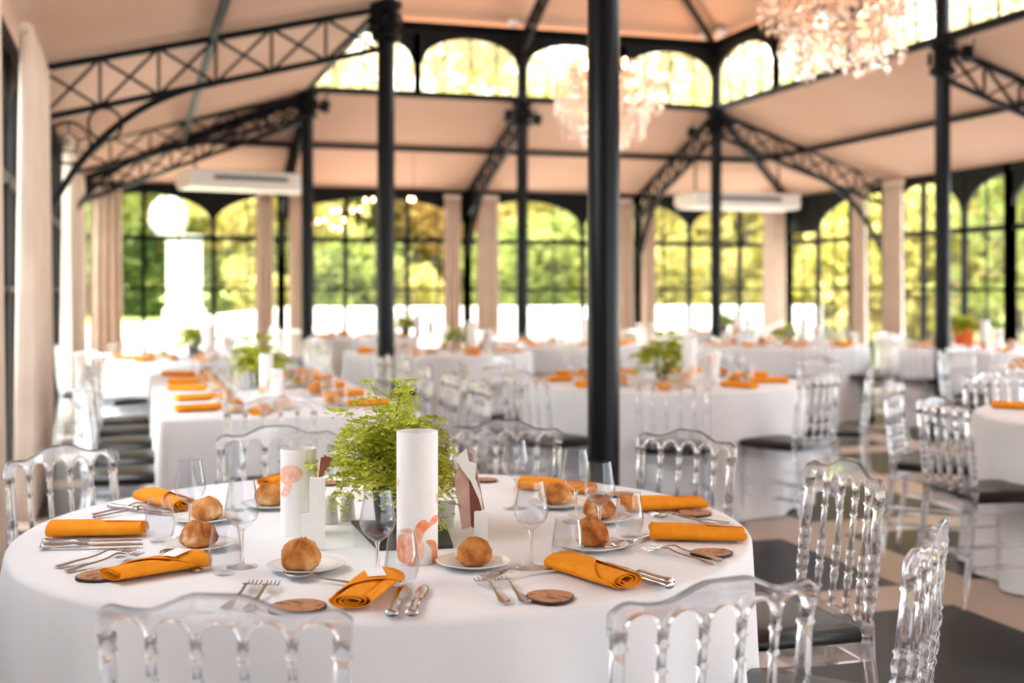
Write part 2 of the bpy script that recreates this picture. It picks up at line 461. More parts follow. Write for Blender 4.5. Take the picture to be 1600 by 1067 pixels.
# clerestory of the lantern
cu = [UL, (UL + UM) / 2, UM, (UM + UR) / 2, UR]
for i in range(4):
    L = cu[i + 1] - cu[i]
    window((cu[i], VC[2]), (cu[i + 1], VC[2]), SILL + .02, LTOP, [(.05, L - .05, 'full')], [], None, None, spring=SILL + .38, rise_to=LTOP - .13, thin=[L / 4, L / 2, 3 * L / 4], post=.08, foot=.035)
sv = [VC[2] - (VC[2] - VC[1]) / 3 * k for k in range(13)]
for U in (UR, UL):
    for i in range(12):
        L = sv[i] - sv[i + 1]
        window((U, sv[i]), (U, sv[i + 1]), SILL + .02, LTOP, [(.05, L - .05, 'full')], [], None, None, spring=SILL + .38, rise_to=LTOP - .13, thin=[L / 4, L / 2, 3 * L / 4], post=.07, foot=.035)
# dark edge beams
tr = MB()
for a, b in (((UL, V0, LTOP), (UL, VC[2], LTOP)), ((UL, VC[2], LTOP), (UR, VC[2], LTOP)), ((UR, VC[2], LTOP), (UR, V0, LTOP))): tr.bar(a, b, .1, .08)
structure(tr.build('trim_1', 'iron_frame'))
tr = MB()
for a, b in (((UL, V0, SILL), (UL, VC[2], SILL)), ((UL, VC[2], SILL), (UR, VC[2], SILL)), ((UR, VC[2], SILL), (UR, V0, SILL))): tr.bar(a, b, .06, .04)
structure(tr.build('trim_2', 'iron_frame'))
# ring purlin half way up the aisle ceilings
def mid(a, b, t=.5): return tuple(a[i] + (b[i] - a[i]) * t for i in range(3))
tr = MB(); dz = Vector((0, 0, -.035))
ml0 = mid((WL, V0, EL), (UL, V0, SILL)); ml1 = mid((WL, VC[1], EL), (UL, VC[1], SILL)); ml2 = mid((WL, VB, EB), (UL, VC[2], SILL)); mr2 = mid((WR, VB, EB), (UR, VC[2], SILL)); mr0 = mid((WR, V0, ER), (UR, V0, SILL))
for a, b in ((ml0, ml1), (ml1, ml2), (ml2, mr2), (mr2, mr0)): tr.bar(Vector(a) + dz, Vector(b) + dz, .05, .06)
structure(tr.build('trim_3', 'iron_frame'))
tr = MB()
for a, b in (((UL, VC[2], SILL), (WL, VB, EB)), ((UR, VC[2], SILL), (WR, VB, EB)), ((UL, VC[2], LTOP), (UM, VC[2] - 2.6, RZ)), ((UR, VC[2], LTOP), (UM, VC[2] - 2.6, RZ)), ((UM, VC[2] - 2.6, RZ), (UM, V0, RZ))):
    tr.bar(Vector(a) + dz, Vector(b) + dz, .06, .07)
structure(tr.build('trim_4', 'iron_frame'))

# columns
def column(u, v, label, r=.07):
    root = tag(empty('iron_column', (u, v, 0)), label, 'column')
    MB().lathe([(r, .16), (r, LTOP - .02)], 28).build('shaft', 'column_paint', root, 40)
    MB().lathe([(.15, 0), (.15, .03), (.12, .05), (.12, .10), (.09, .13), (.085, .16)], 24).build('base', 'column_paint', root, 40)
    b = MB()
    z = SILL - .34
    b.lathe([(r, z), (r + .05, z + .03), (r + .05, z + .07), (r + .015, z + .1), (r + .015, z + .24), (r + .06, z + .29), (r + .06, z + .33), (r, z + .34)], 20)
    cap = b.build('capital', 'iron', root, 40)
    for k in range(4):
        a = k * PI / 2 + PI / 4
        m = MB(); c = Vector((cos(a), sin(a), 0))
        m.tube([c * (r + .045) + Vector((0, 0, z + .17)) + (Vector((-sin(a), cos(a), 0)) * cos(t) + Vector((0, 0, 1)) * sin(t)) * .055 for t in [2 * PI * i / 14 for i in range(14)]], .014, 6, True)
        for q in range(3):
            m.bar(c * (r + .045) + Vector((0, 0, z + .17)), c * (r + .05) + Vector((0, 0, z + .17)) + (Vector((-sin(a), cos(a), 0)) * cos(q * 2.1) + Vector((0, 0, 1)) * sin(q * 2.1)) * .055, .016, .016)
        m.build('rosette', 'iron', cap, 40)
    return root
column(UL, VC[0], 'thick dark iron column rising straight behind the table with the big fern')
column(UL, VC[1], 'dark iron column standing behind the big fern, carrying the near arched truss')
column(UL, VC[2], 'slim dark iron column beside the hanging air conditioner, carrying the smaller far truss')
column(UM, VC[2], 'slim dark iron column under the lantern, centred on the back bay of windows')
column(UR, VC[2], 'slim dark iron column at the lantern corner, before the far white air conditioner')
column(UR, VC[1], 'dark iron column rising beside the fern in the orange pot')

# lattice trusses
def truss(a, b, da, db, n, label, group=None, brace=None, ring=False, name='roof_truss'):
    a, b = Vector(a), Vector(b)
    root = tag(empty(name, a), label, 'truss', group)
    h = (b - a); hx = Vector((h[0], h[1], 0)); side = Vector((0, 0, 1)).cross(hx).normalized()
    T = lambda t: h * t
    B = lambda t: h * t - Vector((0, 0, da + (db - da) * t))
    MB().bar(T(0), T(1), .05, .05).build('top_chord', 'iron', root)
    MB().bar(B(0), B(1), .045, .045).build('bottom_chord', 'iron', root)
    for i in range(n + 1):
        t = i / n
        MB().bar(B(t), T(t), .022, .022, side).build('vertical_bar', 'iron', root)
    for i in range(n):
        t0, t1 = i / n, (i + 1) / n
        MB().bar(B(t0), T(t1), .022, .03, side).build('diagonal_bar', 'iron', root)
        MB().bar(T(t0) + side * .012, B(t1) + side * .012, .022, .03, side).build('diagonal_bar', 'iron', root)
    if brace:
        t1, drop = brace
        e0 = B(0) - Vector((0, 0, drop)); e1 = B(t1)
        ctrl = Vector((e0[0] + (e1[0] - e0[0]) * .30, e0[1] + (e1[1] - e0[1]) * .30, e1[2] - (e1[2] - e0[2]) * .17))
        pts = [e0 * (1 - s) ** 2 + ctrl * 2 * s * (1 - s) + e1 * s * s for s in [i / 16 for i in range(17)]]
        m = MB()
        for p, q in zip(pts, pts[1:]): m.bar(p, q, .05, .055, side)
        m.build('arched_brace', 'iron', root)
        if ring:
            ex = hx.normalized()
            for (cx, cz, r) in ((.20, -.17, .155), (.46, -.02, .12)):
                c = B(0) + ex * cx + Vector((0, 0, cz))
                m = MB(); m.tube([c + ex * r * cos(t) + Vector((0, 0, r * sin(t))) for t in [2 * PI * i / 28 for i in range(28)]], .011, 6, True)
                if r > .13:
                    for k in range(5):
                        t = k * 2 * PI / 5 + .3; t2 = t + 2 * PI / 5
                        p = c + (ex * cos(t) + Vector((0, 0, sin(t)))) * r * .5; p2 = c + (ex * cos(t2) + Vector((0, 0, sin(t2)))) * r * .5
                        m.bar(p, p2, .011, .011, side); m.bar(p, c + (ex * cos(t) + Vector((0, 0, sin(t)))) * r, .011, .011, side)
                m.build('scroll_ring', 'iron', root, True)
    return root
dz = .07
truss((WL + .1, VC[1], EL), (UL - .06, VC[1], SILL - dz), .37, .32, 6, 'large near lattice truss with arched brace and scroll ring, above the beige curtains', brace=(.50, .84), ring=True)
truss((WL + .1, VC[2], 2.92), (UL - .06, VC[2], SILL - dz), .30, .26, 6, 'smaller lattice truss with arched brace, running to the column by the hanging air conditioner', brace=(.45, .52))
truss((WL + .15, VB - .15, EB), (UL - .06, VC[2] + .05, SILL - dz - .05), .26, .24, 7, 'heavy diagonal hip truss running into the curtained room corner')
def backtruss(u, label): return truss((u, VB - .08, EB), (u, VC[2] + .06, SILL - dz), .34, .28, 6, label, brace=(.5, .6))
backtruss(UL, 'lattice truss seen almost end-on over the slim column beside the air conditioner')
backtruss(UM, 'lattice truss sloping from the middle back column down to a curtained window post')
backtruss(UR, 'lattice truss sloping from the lantern corner column down to the back windows')
truss((WR - .08, VC[2], ER), (UR + .06, VC[2], SILL - dz), .34, .28, 6, 'lattice truss with long curved brace between lantern corner and tall curtain', brace=(.6, .62))
truss((WR - .08, VC[1], ER), (UR + .06, VC[1], SILL - dz), .34, .30, 6, 'lattice truss cut off by the picture edge, leaving the column by the orange pot', brace=(.5, .62))
# half truss inside the lantern roof
truss((UM, VC[2] - .05, LTOP - .05), (UM, VC[2] - 2.5, RZ - .08), .20, .22, 6, 'short lattice truss climbing under the lantern roof beside a white uplight')

# curtains: hanging cloth with pleats
def curtain(p0, p1, ztop, label, n=7, amp=.045, seed=0, nrm=1):
    rr = random.Random(seed)
    a, b = Vector((p0[0], p0[1], 0)), Vector((p1[0], p1[1], 0)); L = (b - a).length; ex = (b - a) / L; nv = Vector((-ex[1], ex[0], 0)) * nrm
    root = tag(empty('curtain', ((a + b) / 2)), label, 'curtain')
    o = (a + b) / 2
    K = n * 10; R = 12; vs = []; fs = []
    ph = [rr.uniform(-.5, .5) for _ in range(n + 1)]
    for j in range(R + 1):
        z = .015 + (ztop - .015) * j / R; s = 1 - .12 * (j / R)
        for i in range(K + 1):
            t = i / K; k = t * n; w = ph[int(k)] * (1 - k % 1) + ph[min(n, int(k) + 1)] * (k % 1)
            d = sin(2 * PI * (t * n) + w * 2.2 + .25 * sin(z * 1.5 + w * 4)) * amp * (1.1 - .45 * j / R)
            p = a + ex * (L / 2 + (t - .5) * L * s) + nv * d - o
            vs.append((p[0], p[1], z))
    for j in range(R):
        for i in range(K):
            q = j * (K + 1) + i; fs.append((q, q + 1, q + K + 2, q + K + 1))
    c = MB().add(vs, fs).build('drape', 'curtain', root, True)
    sd = c.modifiers.new('thick', 'SOLIDIFY'); sd.thickness = .004
    hd = MB()
    hd.box((0, 0, ztop - .03), (L * .9, .05, .06), math.atan2(ex[1], ex[0])); hd.build('heading_tape', 'curtain', root)
    return root
ci = WL + .16
curtain((ci, 7.55), (ci, 9.45), 2.9, 'wide beige curtain hanging beside the near arched truss foot', 9, .06, 1, -1)
curtain((ci, 4.95), (ci, 6.0), 2.9, 'beige curtain hanging between the white wall and the wide beige curtain', 6, .06, 14, -1)  # out of view, added to hold back light from the side windows
curtain((ci, 12.3), (ci, 14.1), 2.86, 'narrow-looking beige curtain between the two arched truss feet', 8, .055, 2, -1)
curtain((ci, 14.6), (ci, 16.6), 2.74, 'beige curtain hanging behind the smaller arched brace', 9, .055, 3, -1)
cv = VB - .16
def bc(px, w, label, s):
    t = (px - 800) / F; u = cv * (t * CP + SP) / (CP - t * SP)
    curtain((u - w / 2, cv), (u + w / 2, cv), 2.68, label, 4, .04, s)
bc(166, .42, 'beige curtain filling the far room corner beside the back windows', 4)
bc(414, .26, 'thin beige curtain hanging below the end of the hanging air conditioner', 5)
bc(466, .26, 'thin beige curtain partly hidden behind the slim column by the air conditioner', 6)
bc(707, .26, 'thin beige curtain on the window side of the middle back post', 7)
bc(762, .34, 'broad beige curtain just past the middle back post', 8)
bc(977, .24, 'beige curtain strip showing past the thickest column', 9)
bc(1014, .24, 'beige curtain strip next to the back truss foot beyond the thickest column', 10)
bc(1210, .42, 'beige curtain in the back corner below the far air conditioner', 11)
ri = WR - .16
curtain((ri, 14.95), (ri, 14.55), 2.74, 'beige curtain behind the long curved truss brace', 4, .04, 12)
curtain((ri, 14.2), (ri, 13.72), 2.78, 'tall pale beige curtain at the corner post beside the garden windows', 5, .045, 13)

# hanging air conditioners
def air_conditioner(u, v, z, rz, L, label):
    r = tag(empty('air_conditioner', (u, v, z), rz), label, 'air conditioner')
    prof = [(-.33, .0), (-.30, -.05), (.22, -.05), (.34, .02), (.34, .16), (-.33, .16)]
    m = MB()
    m.prism([(a, b + .06) for a, b in prof], -L / 2, L / 2, ((0, 0, 0), (0, 1, 0), (0, 0, 1), (1, 0, 0)))
    m.build('housing', 'ac_white', r)
    MB().box((0, -.335, .14), (L * .62, .02, .05)).build('air_outlet', 'ac_dark', r)
    MB().box((0, 0, .225), (L * .96, .6, .012)).build('top_plate', 'ac_dark', r)
    for sx in (-1, 1):
        MB().bar((sx * L * .4, 0, .22), (sx * L * .4, 0, EB + (SILL - EB) * (VB - v) / (VB - VC[2]) - z + .01), .02, .02).build('hanger_rod', 'iron', r)
    return r
def pxat(px, Z): return cw((px - 800) / F * Z, Z)
u, v = pxat(380, 15.3); air_conditioner(u, v, CAMZ + 160 * 15.3 / F - .06, .22, 1.5, 'white ceiling air conditioner hanging under the smaller arched truss')
u, v = pxat(1152, 17.3); air_conditioner(u, v, CAMZ + 128 * 17.3 / F - .04, 0, 1.62, 'white ceiling air conditioner hanging behind the lantern corner column')

# chandeliers: rings with strings of glass drops
def chandelier(u, v, label, seed):
    rr = random.Random(seed)
    ztop = 4.0; zb = 2.80
    r = tag(empty('chandelier', (u, v, 0)), label, 'chandelier')
    MB().tube([(0, 0, 3.2), (0, 0, 5.68)], .012, 8).build('hanging_rod', 'brass', r)
    MB().lathe([(.02, 3.9), (.06, 3.86), (.03, 3.75), (.05, 3.6), (.09, 3.5), (.03, 3.4), (.04, 3.25), (.02, 3.2)], 14).build('stem', 'brass', r, True)
    R = [(.52, 3.42), (.42, 3.6), (.40, 3.24), (.26, 3.06)]
    for rad, z in R:
        MB().tube([(rad * cos(t), rad * sin(t), z) for t in [2 * PI * i / 32 for i in range(32)]], .012, 6, True).build('ring', 'brass', r, True)
    for k in range(8):
        a = k * PI / 4
        arm = MB().tube([(0.03 * cos(a), .03 * sin(a), 3.45), (.25 * cos(a), .25 * sin(a), 3.32), (.5 * cos(a), .5 * sin(a), 3.42), (.5 * cos(a), .5 * sin(a), 3.5)], .010, 6).build('arm', 'brass', r, True)
        MB().lathe([(.001, 3.5), (.014, 3.505), (.022, 3.54), (.012, 3.59), (.001, 3.61)], 10, (.5 * cos(a), .5 * sin(a), 0), False).build('bulb', 'bulb', arm, True)
    def bead(m, c, s):
        c = Vector(c); t = rr.uniform(0, 3)
        P = [c + Vector((cos(t + k * PI / 2.5) * s, sin(t + k * PI / 2.5) * s, s * .25)) for k in range(5)]
        P += [c + Vector((0, 0, s * 1.0)), c - Vector((0, 0, s * 1.7))]
        m.add(P, [(k, (k + 1) % 5, 5) for k in range(5)] + [((k + 1) % 5, k, 6) for k in range(5)])
    rest = MB()
    for ri, (rad, z) in enumerate(R):
        cnt = (64, 48, 44, 24)[ri]; own = (36, 26, 24, 14)[ri]
        for k in range(cnt):
            if k < own: a = 2 * PI * k / own + rr.uniform(-.06, .06); m = MB()
            else: a = rr.uniform(0, 2 * PI); m = rest
            ln = (.30, .2, .36, .26)[ri] * rr.uniform(.7, 1.15)
            q = rad + rr.uniform(-.06, .06) if k < own else rad * rr.uniform(.45, 1.0)
            zz = z
            while zz > z - ln:
                s = rr.uniform(.016, .028)
                bead(m, (q * cos(a) + rr.uniform(-.012, .012), q * sin(a) + rr.uniform(-.012, .012), zz), s); zz -= s * 2.6
            if k < own: m.build('crystal_string', 'crystal', r)
    o = rest.build('inner_crystals', 'crystal', r); o['kind'] = 'stuff'
    return r
chandelier(*pxat(947, 12.44), 'far crystal chandelier hanging partly behind the thickest column', 2)
chandelier(*pxat(1318, 8.29), 'near crystal chandelier cut off by the top of the picture', 3)

# spot lamps on the truss heads and white uplights on the lantern beam
def spot():
    r = empty('spotlight')
    MB().tube([(-.055, 0, 0), (-.05, 0, -.06), (-.02, 0, -.11)], .009, 6).build('yoke', 'iron', r)
    MB().lathe([(.02, -.07), (.055, -.075), (.06, -.19), (.052, -.2), (.04, -.2)], 14).build('lamp_can', 'iron', r, 40)
    return r
SPOT = Kind(spot)
for px, py, Z, lab in ((512, 148, 13.6, 'black spotlight clamped beside the head of the smaller arched truss'), (843, 168, 14.0, 'black spotlight hanging beside the middle lantern column'),
                       (797, 164, 14.0, 'black spotlight on the truss side of the middle lantern column'), (1085, 190, 15.6, 'black spotlight beside the rosette of the lantern corner column'),
                       (1144, 176, 15.6, 'black spotlight at the curved-brace side of the lantern corner column'), (1512, 62, 11.1, 'black spotlight on the column by the orange fern pot')):
    u, v = pxat(px, Z)
    SPOT.put((u, v, CAMZ + (HOR - py) * Z / F), rnd(0, 6), lab, 'spotlight', 'black spotlights on the column heads', tilt=.25)
def uplight():
    r = empty('uplight')
    MB().lathe([(.03, 0), (.06, .01), (.075, .07), (.07, .07)], 16).build('shell', 'white_card', r, 40)
    MB().lathe([(.001, .065), (.07, .066), (.001, .068)], 16, cap=False).build('diffuser', 'bulb_white', r, 40)
    return r
UP = Kind(uplight)
for px, lab in ((803, 'white uplight on the lantern beam beside the middle truss'), (830, 'smaller-looking white uplight just past the middle truss'), (1100, 'white uplight on the lantern beam before the corner'), (1128, 'white uplight on the lantern beam beyond the corner')):
    t = (px - 800) / F; v = VC[2] - .1; u = v * (t * CP + SP) / (CP - t * SP)
    if px == 1128: u = UR - .1; v = VC[2] - .35
    UP.put((u, v, LTOP + .04), 0, lab, 'uplight', 'uplights on the lantern beam')

# ------------------------------------------------------------------ tablecloths
def cloth_mesh(R, seed, folds=15, amp=.045, n=180):
    rr = random.Random(seed); ph = rr.uniform(0, 6); p2 = rr.uniform(0, 6)
    vs = []; fs = []
    def fold(a):
        return .55 * sin(folds * a + ph + 1.1 * sin(3 * a + p2)) + .45 * sin((folds * .53 // 1) * a + p2 + .8 * sin(2 * a))
    rows = []
    for r in (.0, .3, .6, .85, .96): rows.append((R * r, TZ, 0))
    for k in range(1, 5):
        a = k / 4 * PI / 2; rows.append((R - .016 + .016 * sin(a), TZ - .016 + .016 * cos(a), 0))
    for k in range(1, 13):
        t = k / 12; rows.append((R + .03 * t, TZ - .016 - (TZ - .024) * t, t))
    for (r, z, t) in rows:
        for j in range(n):
            a = 2 * PI * j / n
            q = r + (amp * (t ** .8) * fold(a) if t else 0)
            vs.append((q * cos(a), q * sin(a), z))
    for i in range(len(rows) - 1):
        for j in range(n):
            if i == 0: fs.append((j, n + j, n + (j + 1) % n)) if False else fs.append((i * n + j, (i + 1) * n + j, (i + 1) * n + (j + 1) % n, i * n + (j + 1) % n))
            else: fs.append((i * n + j, (i + 1) * n + j, (i + 1) * n + (j + 1) % n, i * n + (j + 1) % n))
    b = bmesh.new(); me = MB().add(vs, fs).mesh('tablecloth', 'cloth', True)
    b.from_mesh(me); bmesh.ops.remove_doubles(b, verts=b.verts, dist=1e-5); bmesh.ops.recalc_face_normals(b, faces=b.faces); b.to_mesh(me); b.free()
    me.polygons.foreach_set('use_smooth', [True] * len(me.polygons))
    return me
def rect_cloth(w, l, seed, corner=.05):
    rr = random.Random(seed)
    out = []
    N = 50
    def around(q):
        P = []
        hw, hl = w / 2 - corner, l / 2 - corner
        for cx, cy, a0 in ((hw, hl, 0), (-hw, hl, PI / 2), (-hw, -hl, PI), (hw, -hl, 1.5 * PI)):
            for i in range(5):
                a = a0 + i / 4 * PI / 2; P.append((cx, cy, cos(a), sin(a)))
        full = []
        for i in range(len(P)):
            a, b = P[i], P[(i + 1) % len(P)]
            A = (a[0] + a[2] * corner, a[1] + a[3] * corner); B = (b[0] + b[2] * corner, b[1] + b[3] * corner)
            k = max(1, int(math.hypot(B[0] - A[0], B[1] - A[1]) / .05))
            for j in range(k):
                t = j / k; full.append((A[0] + (B[0] - A[0]) * t, A[1] + (B[1] - A[1]) * t, a[2] + (b[2] - a[2]) * t, a[3] + (b[3] - a[3]) * t))
        return full
    base = around(0); n = len(base); vs = []; fs = []
    rows = [(-.02, TZ, 0), (-.006, TZ - .003, 0), (0, TZ - .016, 0)] + [(.015 * k / 8, TZ - .016 - (TZ - .024) * k / 8, k / 8) for k in range(1, 9)]
    s = 0
    for (off, z, t) in rows:
        for i, (x, y, nx, ny) in enumerate(base):
            f = .02 * t * (sin(i * .45 + 1.7 * sin(i * .11)) + .5 * sin(i * .21 + 2))
            vs.append((x + nx * (off + f), y + ny * (off + f), z))
    for i in range(len(rows) - 1):
        for j in range(n): fs.append((i * n + j, (i + 1) * n + j, (i + 1) * n + (j + 1) % n, i * n + (j + 1) % n))
    vs.append((0, 0, TZ)); c = len(vs) - 1
    fs += [(j, (j + 1) % n, c) for j in range(n)]
    me = MB().add(vs, fs).mesh('tablecloth', 'cloth', 40)
    return fixn(me)

# ------------------------------------------------------------------ clear plastic spindle-back chair
SPIN = [(.0100, 0), (.0125, .006), (.0085, .012), (.0085, .03), (.013, .036), (.0085, .042), (.009, .06), (.0125, .075), (.0085, .09), (.0135, .094), (.0085, .099),
        (.0115, .115), (.0135, .128), (.0095, .14), (.013, .144), (.0085, .150), (.008, .19), (.0075, .225), (.0115, .229), (.0075, .234), (.008, .262), (.012, .266), (.0085, .272), (.010, .29)]
POST = [(.015, 0), (.018, .008), (.0135, .016), (.013, .05), (.018, .056), (.0135, .064), (.017, .078), (.0185, .092), (.0135, .104), (.0185, .109), (.0135, .115),
        (.0175, .13), (.0185, .143), (.0135, .155), (.0185, .160), (.0135, .166), (.0145, .2), (.0125, .26), (.017, .266), (.013, .272), (.015, .29)]
def chair_pieces(n=10):
    """name -> list of (mesh builder, smooth) in chair coordinates: uprights of the back at y = 0, sitter looks along +y"""
    H = .885; W = .187; zl = .475; zs = .79
    lean = -.10
    D = {}
    # the crest rail: waved top edge, five small arches below, a little bowed
    xs = [-W - .016 + (2 * W + .032) * i / 100 for i in range(101)]
    def top(x):
        q = x / W
        b = min(1, max(0, (.66 - abs(q)) / .50)); b = b * b * (3 - 2 * b)
        return .857 + .028 * b + .004 * math.exp(-((abs(q) - .93) / .09) ** 2) - .010 * (max(0, abs(q) - .95) / .13) ** 2
    pit = 2 * W / 5
    def bot(x):
        k = (x + W) / pit; f = k - math.floor(k)
        if x < -W or x > W: return .806
        q = (f - .5) / .5
        return .806 + .031 * math.sqrt(max(0, 1 - min(1, abs(q) * 1.18) ** 2))
    def ypos(x, z): return lean * (z - zl) - .018 * (1 - (x / W) ** 2)
    rail = MB(); prof = []
    vs = []; fs = []
    for x in xs:
        zt, zb = top(x), bot(x)
        for (dy, z) in ((-.0080, zb + .002), (-.0095, zb + .007), (-.0095, zb + .0085), (-.0095, zt - .0085), (-.0095, zt - .007), (-.006, zt - .002), (0, zt), (.006, zt - .002), (.0095, zt - .007), (.0095, zt - .0085), (.0095, zb + .0085), (.0095, zb + .007), (.0080, zb + .002), (0, zb)):
            vs.append((x, ypos(x, z) + dy, z))
    k = 14
    for i in range(len(xs) - 1):
        for j in range(k): fs.append((i * k + j, i * k + (j + 1) % k, (i + 1) * k + (j + 1) % k, (i + 1) * k + j))
    fs += [tuple(range(k))[::-1], tuple((len(xs) - 1) * k + j for j in range(k))]
    rail.add(vs, fs); D['top_rail'] = [(rail, 50)]
    D['spindle'] = []
    for i in range(1, 5):
        x = -W + pit * i
        D['spindle'].append((MB().lathe([(r, z * 1.145) for r, z in SPIN], n, (x, ypos(x, zl + .01) , zl + .005), True, (0, lean)), True))
    D['back_post'] = []
    for s in (-1, 1):
        m = MB()
        m.lathe([(r, z * 1.145) for r, z in POST], n + 2, (s * W, ypos(s * W, zl), zl + .005), True, (0, lean))
        D['back_post'].append((m, True))
    D['back_leg'] = []
    for s in (-1, 1):
        m = MB(); m.tube([(s * W, -.055, 0), (s * W, -.03, .2), (s * W, -.004, .40), (s * W, 0, .485)], [.012, .0145, .0165, .016], 10)
        D['back_leg'].append((m, True))
    m = MB()
    vs = []; fs = []
    for i in range(21):
        x = -W + 2 * W * i / 20; y = -.018 * (1 - (x / W) ** 2)
        vs += [(x, y - .008, .455), (x, y + .008, .455), (x, y + .008, .487), (x, y - .008, .487)]
    for i in range(20):
        for j in range(4): fs.append((i * 4 + j, i * 4 + (j + 1) % 4, (i + 1) * 4 + (j + 1) % 4, (i + 1) * 4 + j))
    fs += [(3, 2, 1, 0), (80, 81, 82, 83)]
    m.add(vs, fs); D['lower_rail'] = [(m, 40)]
    # seat frame: trapezoid ring with rounded front
    def outline(g):
        P = []
        wf, wb = .205 + g, .19 + g
        P += [(-wb, -.012 - g), (wb, -.012 - g)]
        for i in range(9):
            a = -PI / 2 * 0 + i / 8 * PI / 2
            P.append((wf - .05 + .05 * cos(a), .36 + g + .05 * sin(a)))
        for i in range(9):
            a = PI / 2 + i / 8 * PI / 2
            P.append((-wf + .05 + .05 * cos(a), .36 + g + .05 * sin(a)))
        return P
    o, i_ = outline(0), outline(-.028); k = len(o); m = MB()
    vs = [(x, y, .395) for x, y in o] + [(x, y, .44) for x, y in o] + [(x, y, .44) for x, y in i_] + [(x, y, .395) for x, y in i_]
    fs = []
    for r in range(4):
        for j in range(k): fs.append((r * k + j, r * k + (j + 1) % k, ((r + 1) % 4) * k + (j + 1) % k, ((r + 1) % 4) * k + j))
    m.add(vs, fs); D['seat_frame'] = [(m, 40)]
    # cushion
    m = MB(); vs = []; fs = []
    lay = [(-.012, .441), (-.003, .447), (0, .456), (-.004, .468), (-.02, .479), (-.06, .487), (-.12, .491)]
    for g, z in lay: vs += [(x, max(.018, y) if y < .02 else y, z) for x, y in outline(g)]
    for r in range(len(lay) - 1):
        for j in range(k): fs.append((r * k + j, r * k + (j + 1) % k, (r + 1) * k + (j + 1) % k, (r + 1) * k + j))
    fs += [tuple(range(k))[::-1], tuple((len(lay) - 1) * k + j for j in range(k))]
    m.add(vs, fs); D['seat_cushion'] = [(m, True)]
    D['front_leg'] = []
    for s in (-1, 1):
        pr = [(.011, 0), (.013, .01), (.012, .03), (.016, .036), (.012, .043), (.0145, .15), (.016, .24), (.019, .247), (.015, .255), (.018, .28), (.019, .30), (.015, .315), (.019, .321), (.016, .33), (.018, .395)]
        D['front_leg'].append((MB().lathe(pr, n, (s * .178, .372, 0)), True))
    D['stretcher'] = []
    for s in (-1, 1):
        for z in (.17, .26): D['stretcher'].append((MB().tube([(s * W, -.03 + .0 * z, z), (s * .182, .17, z), (s * .178, .372, z)], [.009, .011, .009], 8), True))
    D['stretcher'].append((MB().tube([(-.178, .372, .22), (0, .372, .22), (.178, .372, .22)], [.009, .011, .009], 8), True))
    D['stretcher'].append((MB().tube([(-W, -.028, .22), (0, -.028, .22), (W, -.028, .22)], [.009, .011, .009], 8), True))
    return D
def chair_near():
    r = empty('banquet_chair')
    for nm, lst in chair_pieces(12).items():
        for m, s in lst:
            o = m.build(nm, 'cushion' if nm == 'seat_cushion' else 'perspex', r, s)
            fixn(o.data)
            if nm == 'seat_cushion': o['label'] = 'black seat cushion'
    return r
def chair_far():
    D = chair_pieces(7); m = MB()
    for nm, lst in D.items():
        if nm == 'seat_cushion': continue
        for q, s in lst: m.add(q.v, q.f)
    r = empty('banquet_chair')
    o = m.build('clear_frame', 'perspex_far', r, True); fixn(o.data)
    c = D['seat_cushion'][0][0].build('seat_cushion', 'cushion', r, True); fixn(c.data); c['label'] = 'black seat cushion'
    return r
CH, CHF = Kind(chair_near), Kind(chair_far)
PLACED = []
def put_chair(u, v, ang, label, group=None, near=True):
    return (CH if near else CHF).put((u, v, 0), ang - PI / 2, label, 'chair', group)

# ------------------------------------------------------------------ table ware
WINE = [(.0335, 0), (.0335, .0015), (.02, .0035), (.008, .007), (.0042, .012), (.0036, .03), (.0036, .072), (.006, .080), (.018, .089), (.030, .100), (.0365, .114), (.0372, .122), (.0355, .135), (.031, .160), (.0268, .186)]
def thick(prof_out, t, floor_i):
    inn = [(max(.0005, r - t), z) for r, z in prof_out[floor_i:]]
    inn[0] = (.0006, prof_out[floor_i][1] + .0015)
    return prof_out + inn[::-1]
def wine_glass():
    r = empty('wine_glass')
    foot = MB().lathe(WINE[:8], 28); fo = foot.build('stem', 'glass', r, 50); fixn(fo.data)
    bowl = MB().lathe(thick(WINE[7:], .0011, 1), 28); bo = bowl.build('bowl', 'thin_glass', r, 50); fixn(bo.data)
    return r
def wine_glass_far():
    m = MB().lathe(thick(WINE, .0012, 8), 12); o = m.build('wine_glass', 'thin_glass', None, 50); fixn(o.data); return o
TUM = [(.0215, 0), (.024, .002), (.030, .014), (.0345, .030), (.0355, .040), (.0345, .052), (.0305, .080), (.0268, .106)]
def tumbler(n=28):
    inn = [(max(.0006, r - .0012), z) for r, z in TUM[1:]]; inn[0] = (.0008, .005)
    o = MB().lathe(TUM + inn[::-1], n).build('water_tumbler', 'thin_glass', None, 50); fixn(o.data); return o
def tumbler_far(): return tumbler(12)
def side_plate(n=40):
    p = [(.0005, 0), (.045, 0), (.048, .002), (.060, .007), (.080, .0125), (.082, .0140), (.080, .0148), (.060, .0095), (.047, .0045), (.0005, .004)]
    o = MB().lathe(p, n, cap=False).build('side_plate', 'china', None, True); fixn(o.data); return o
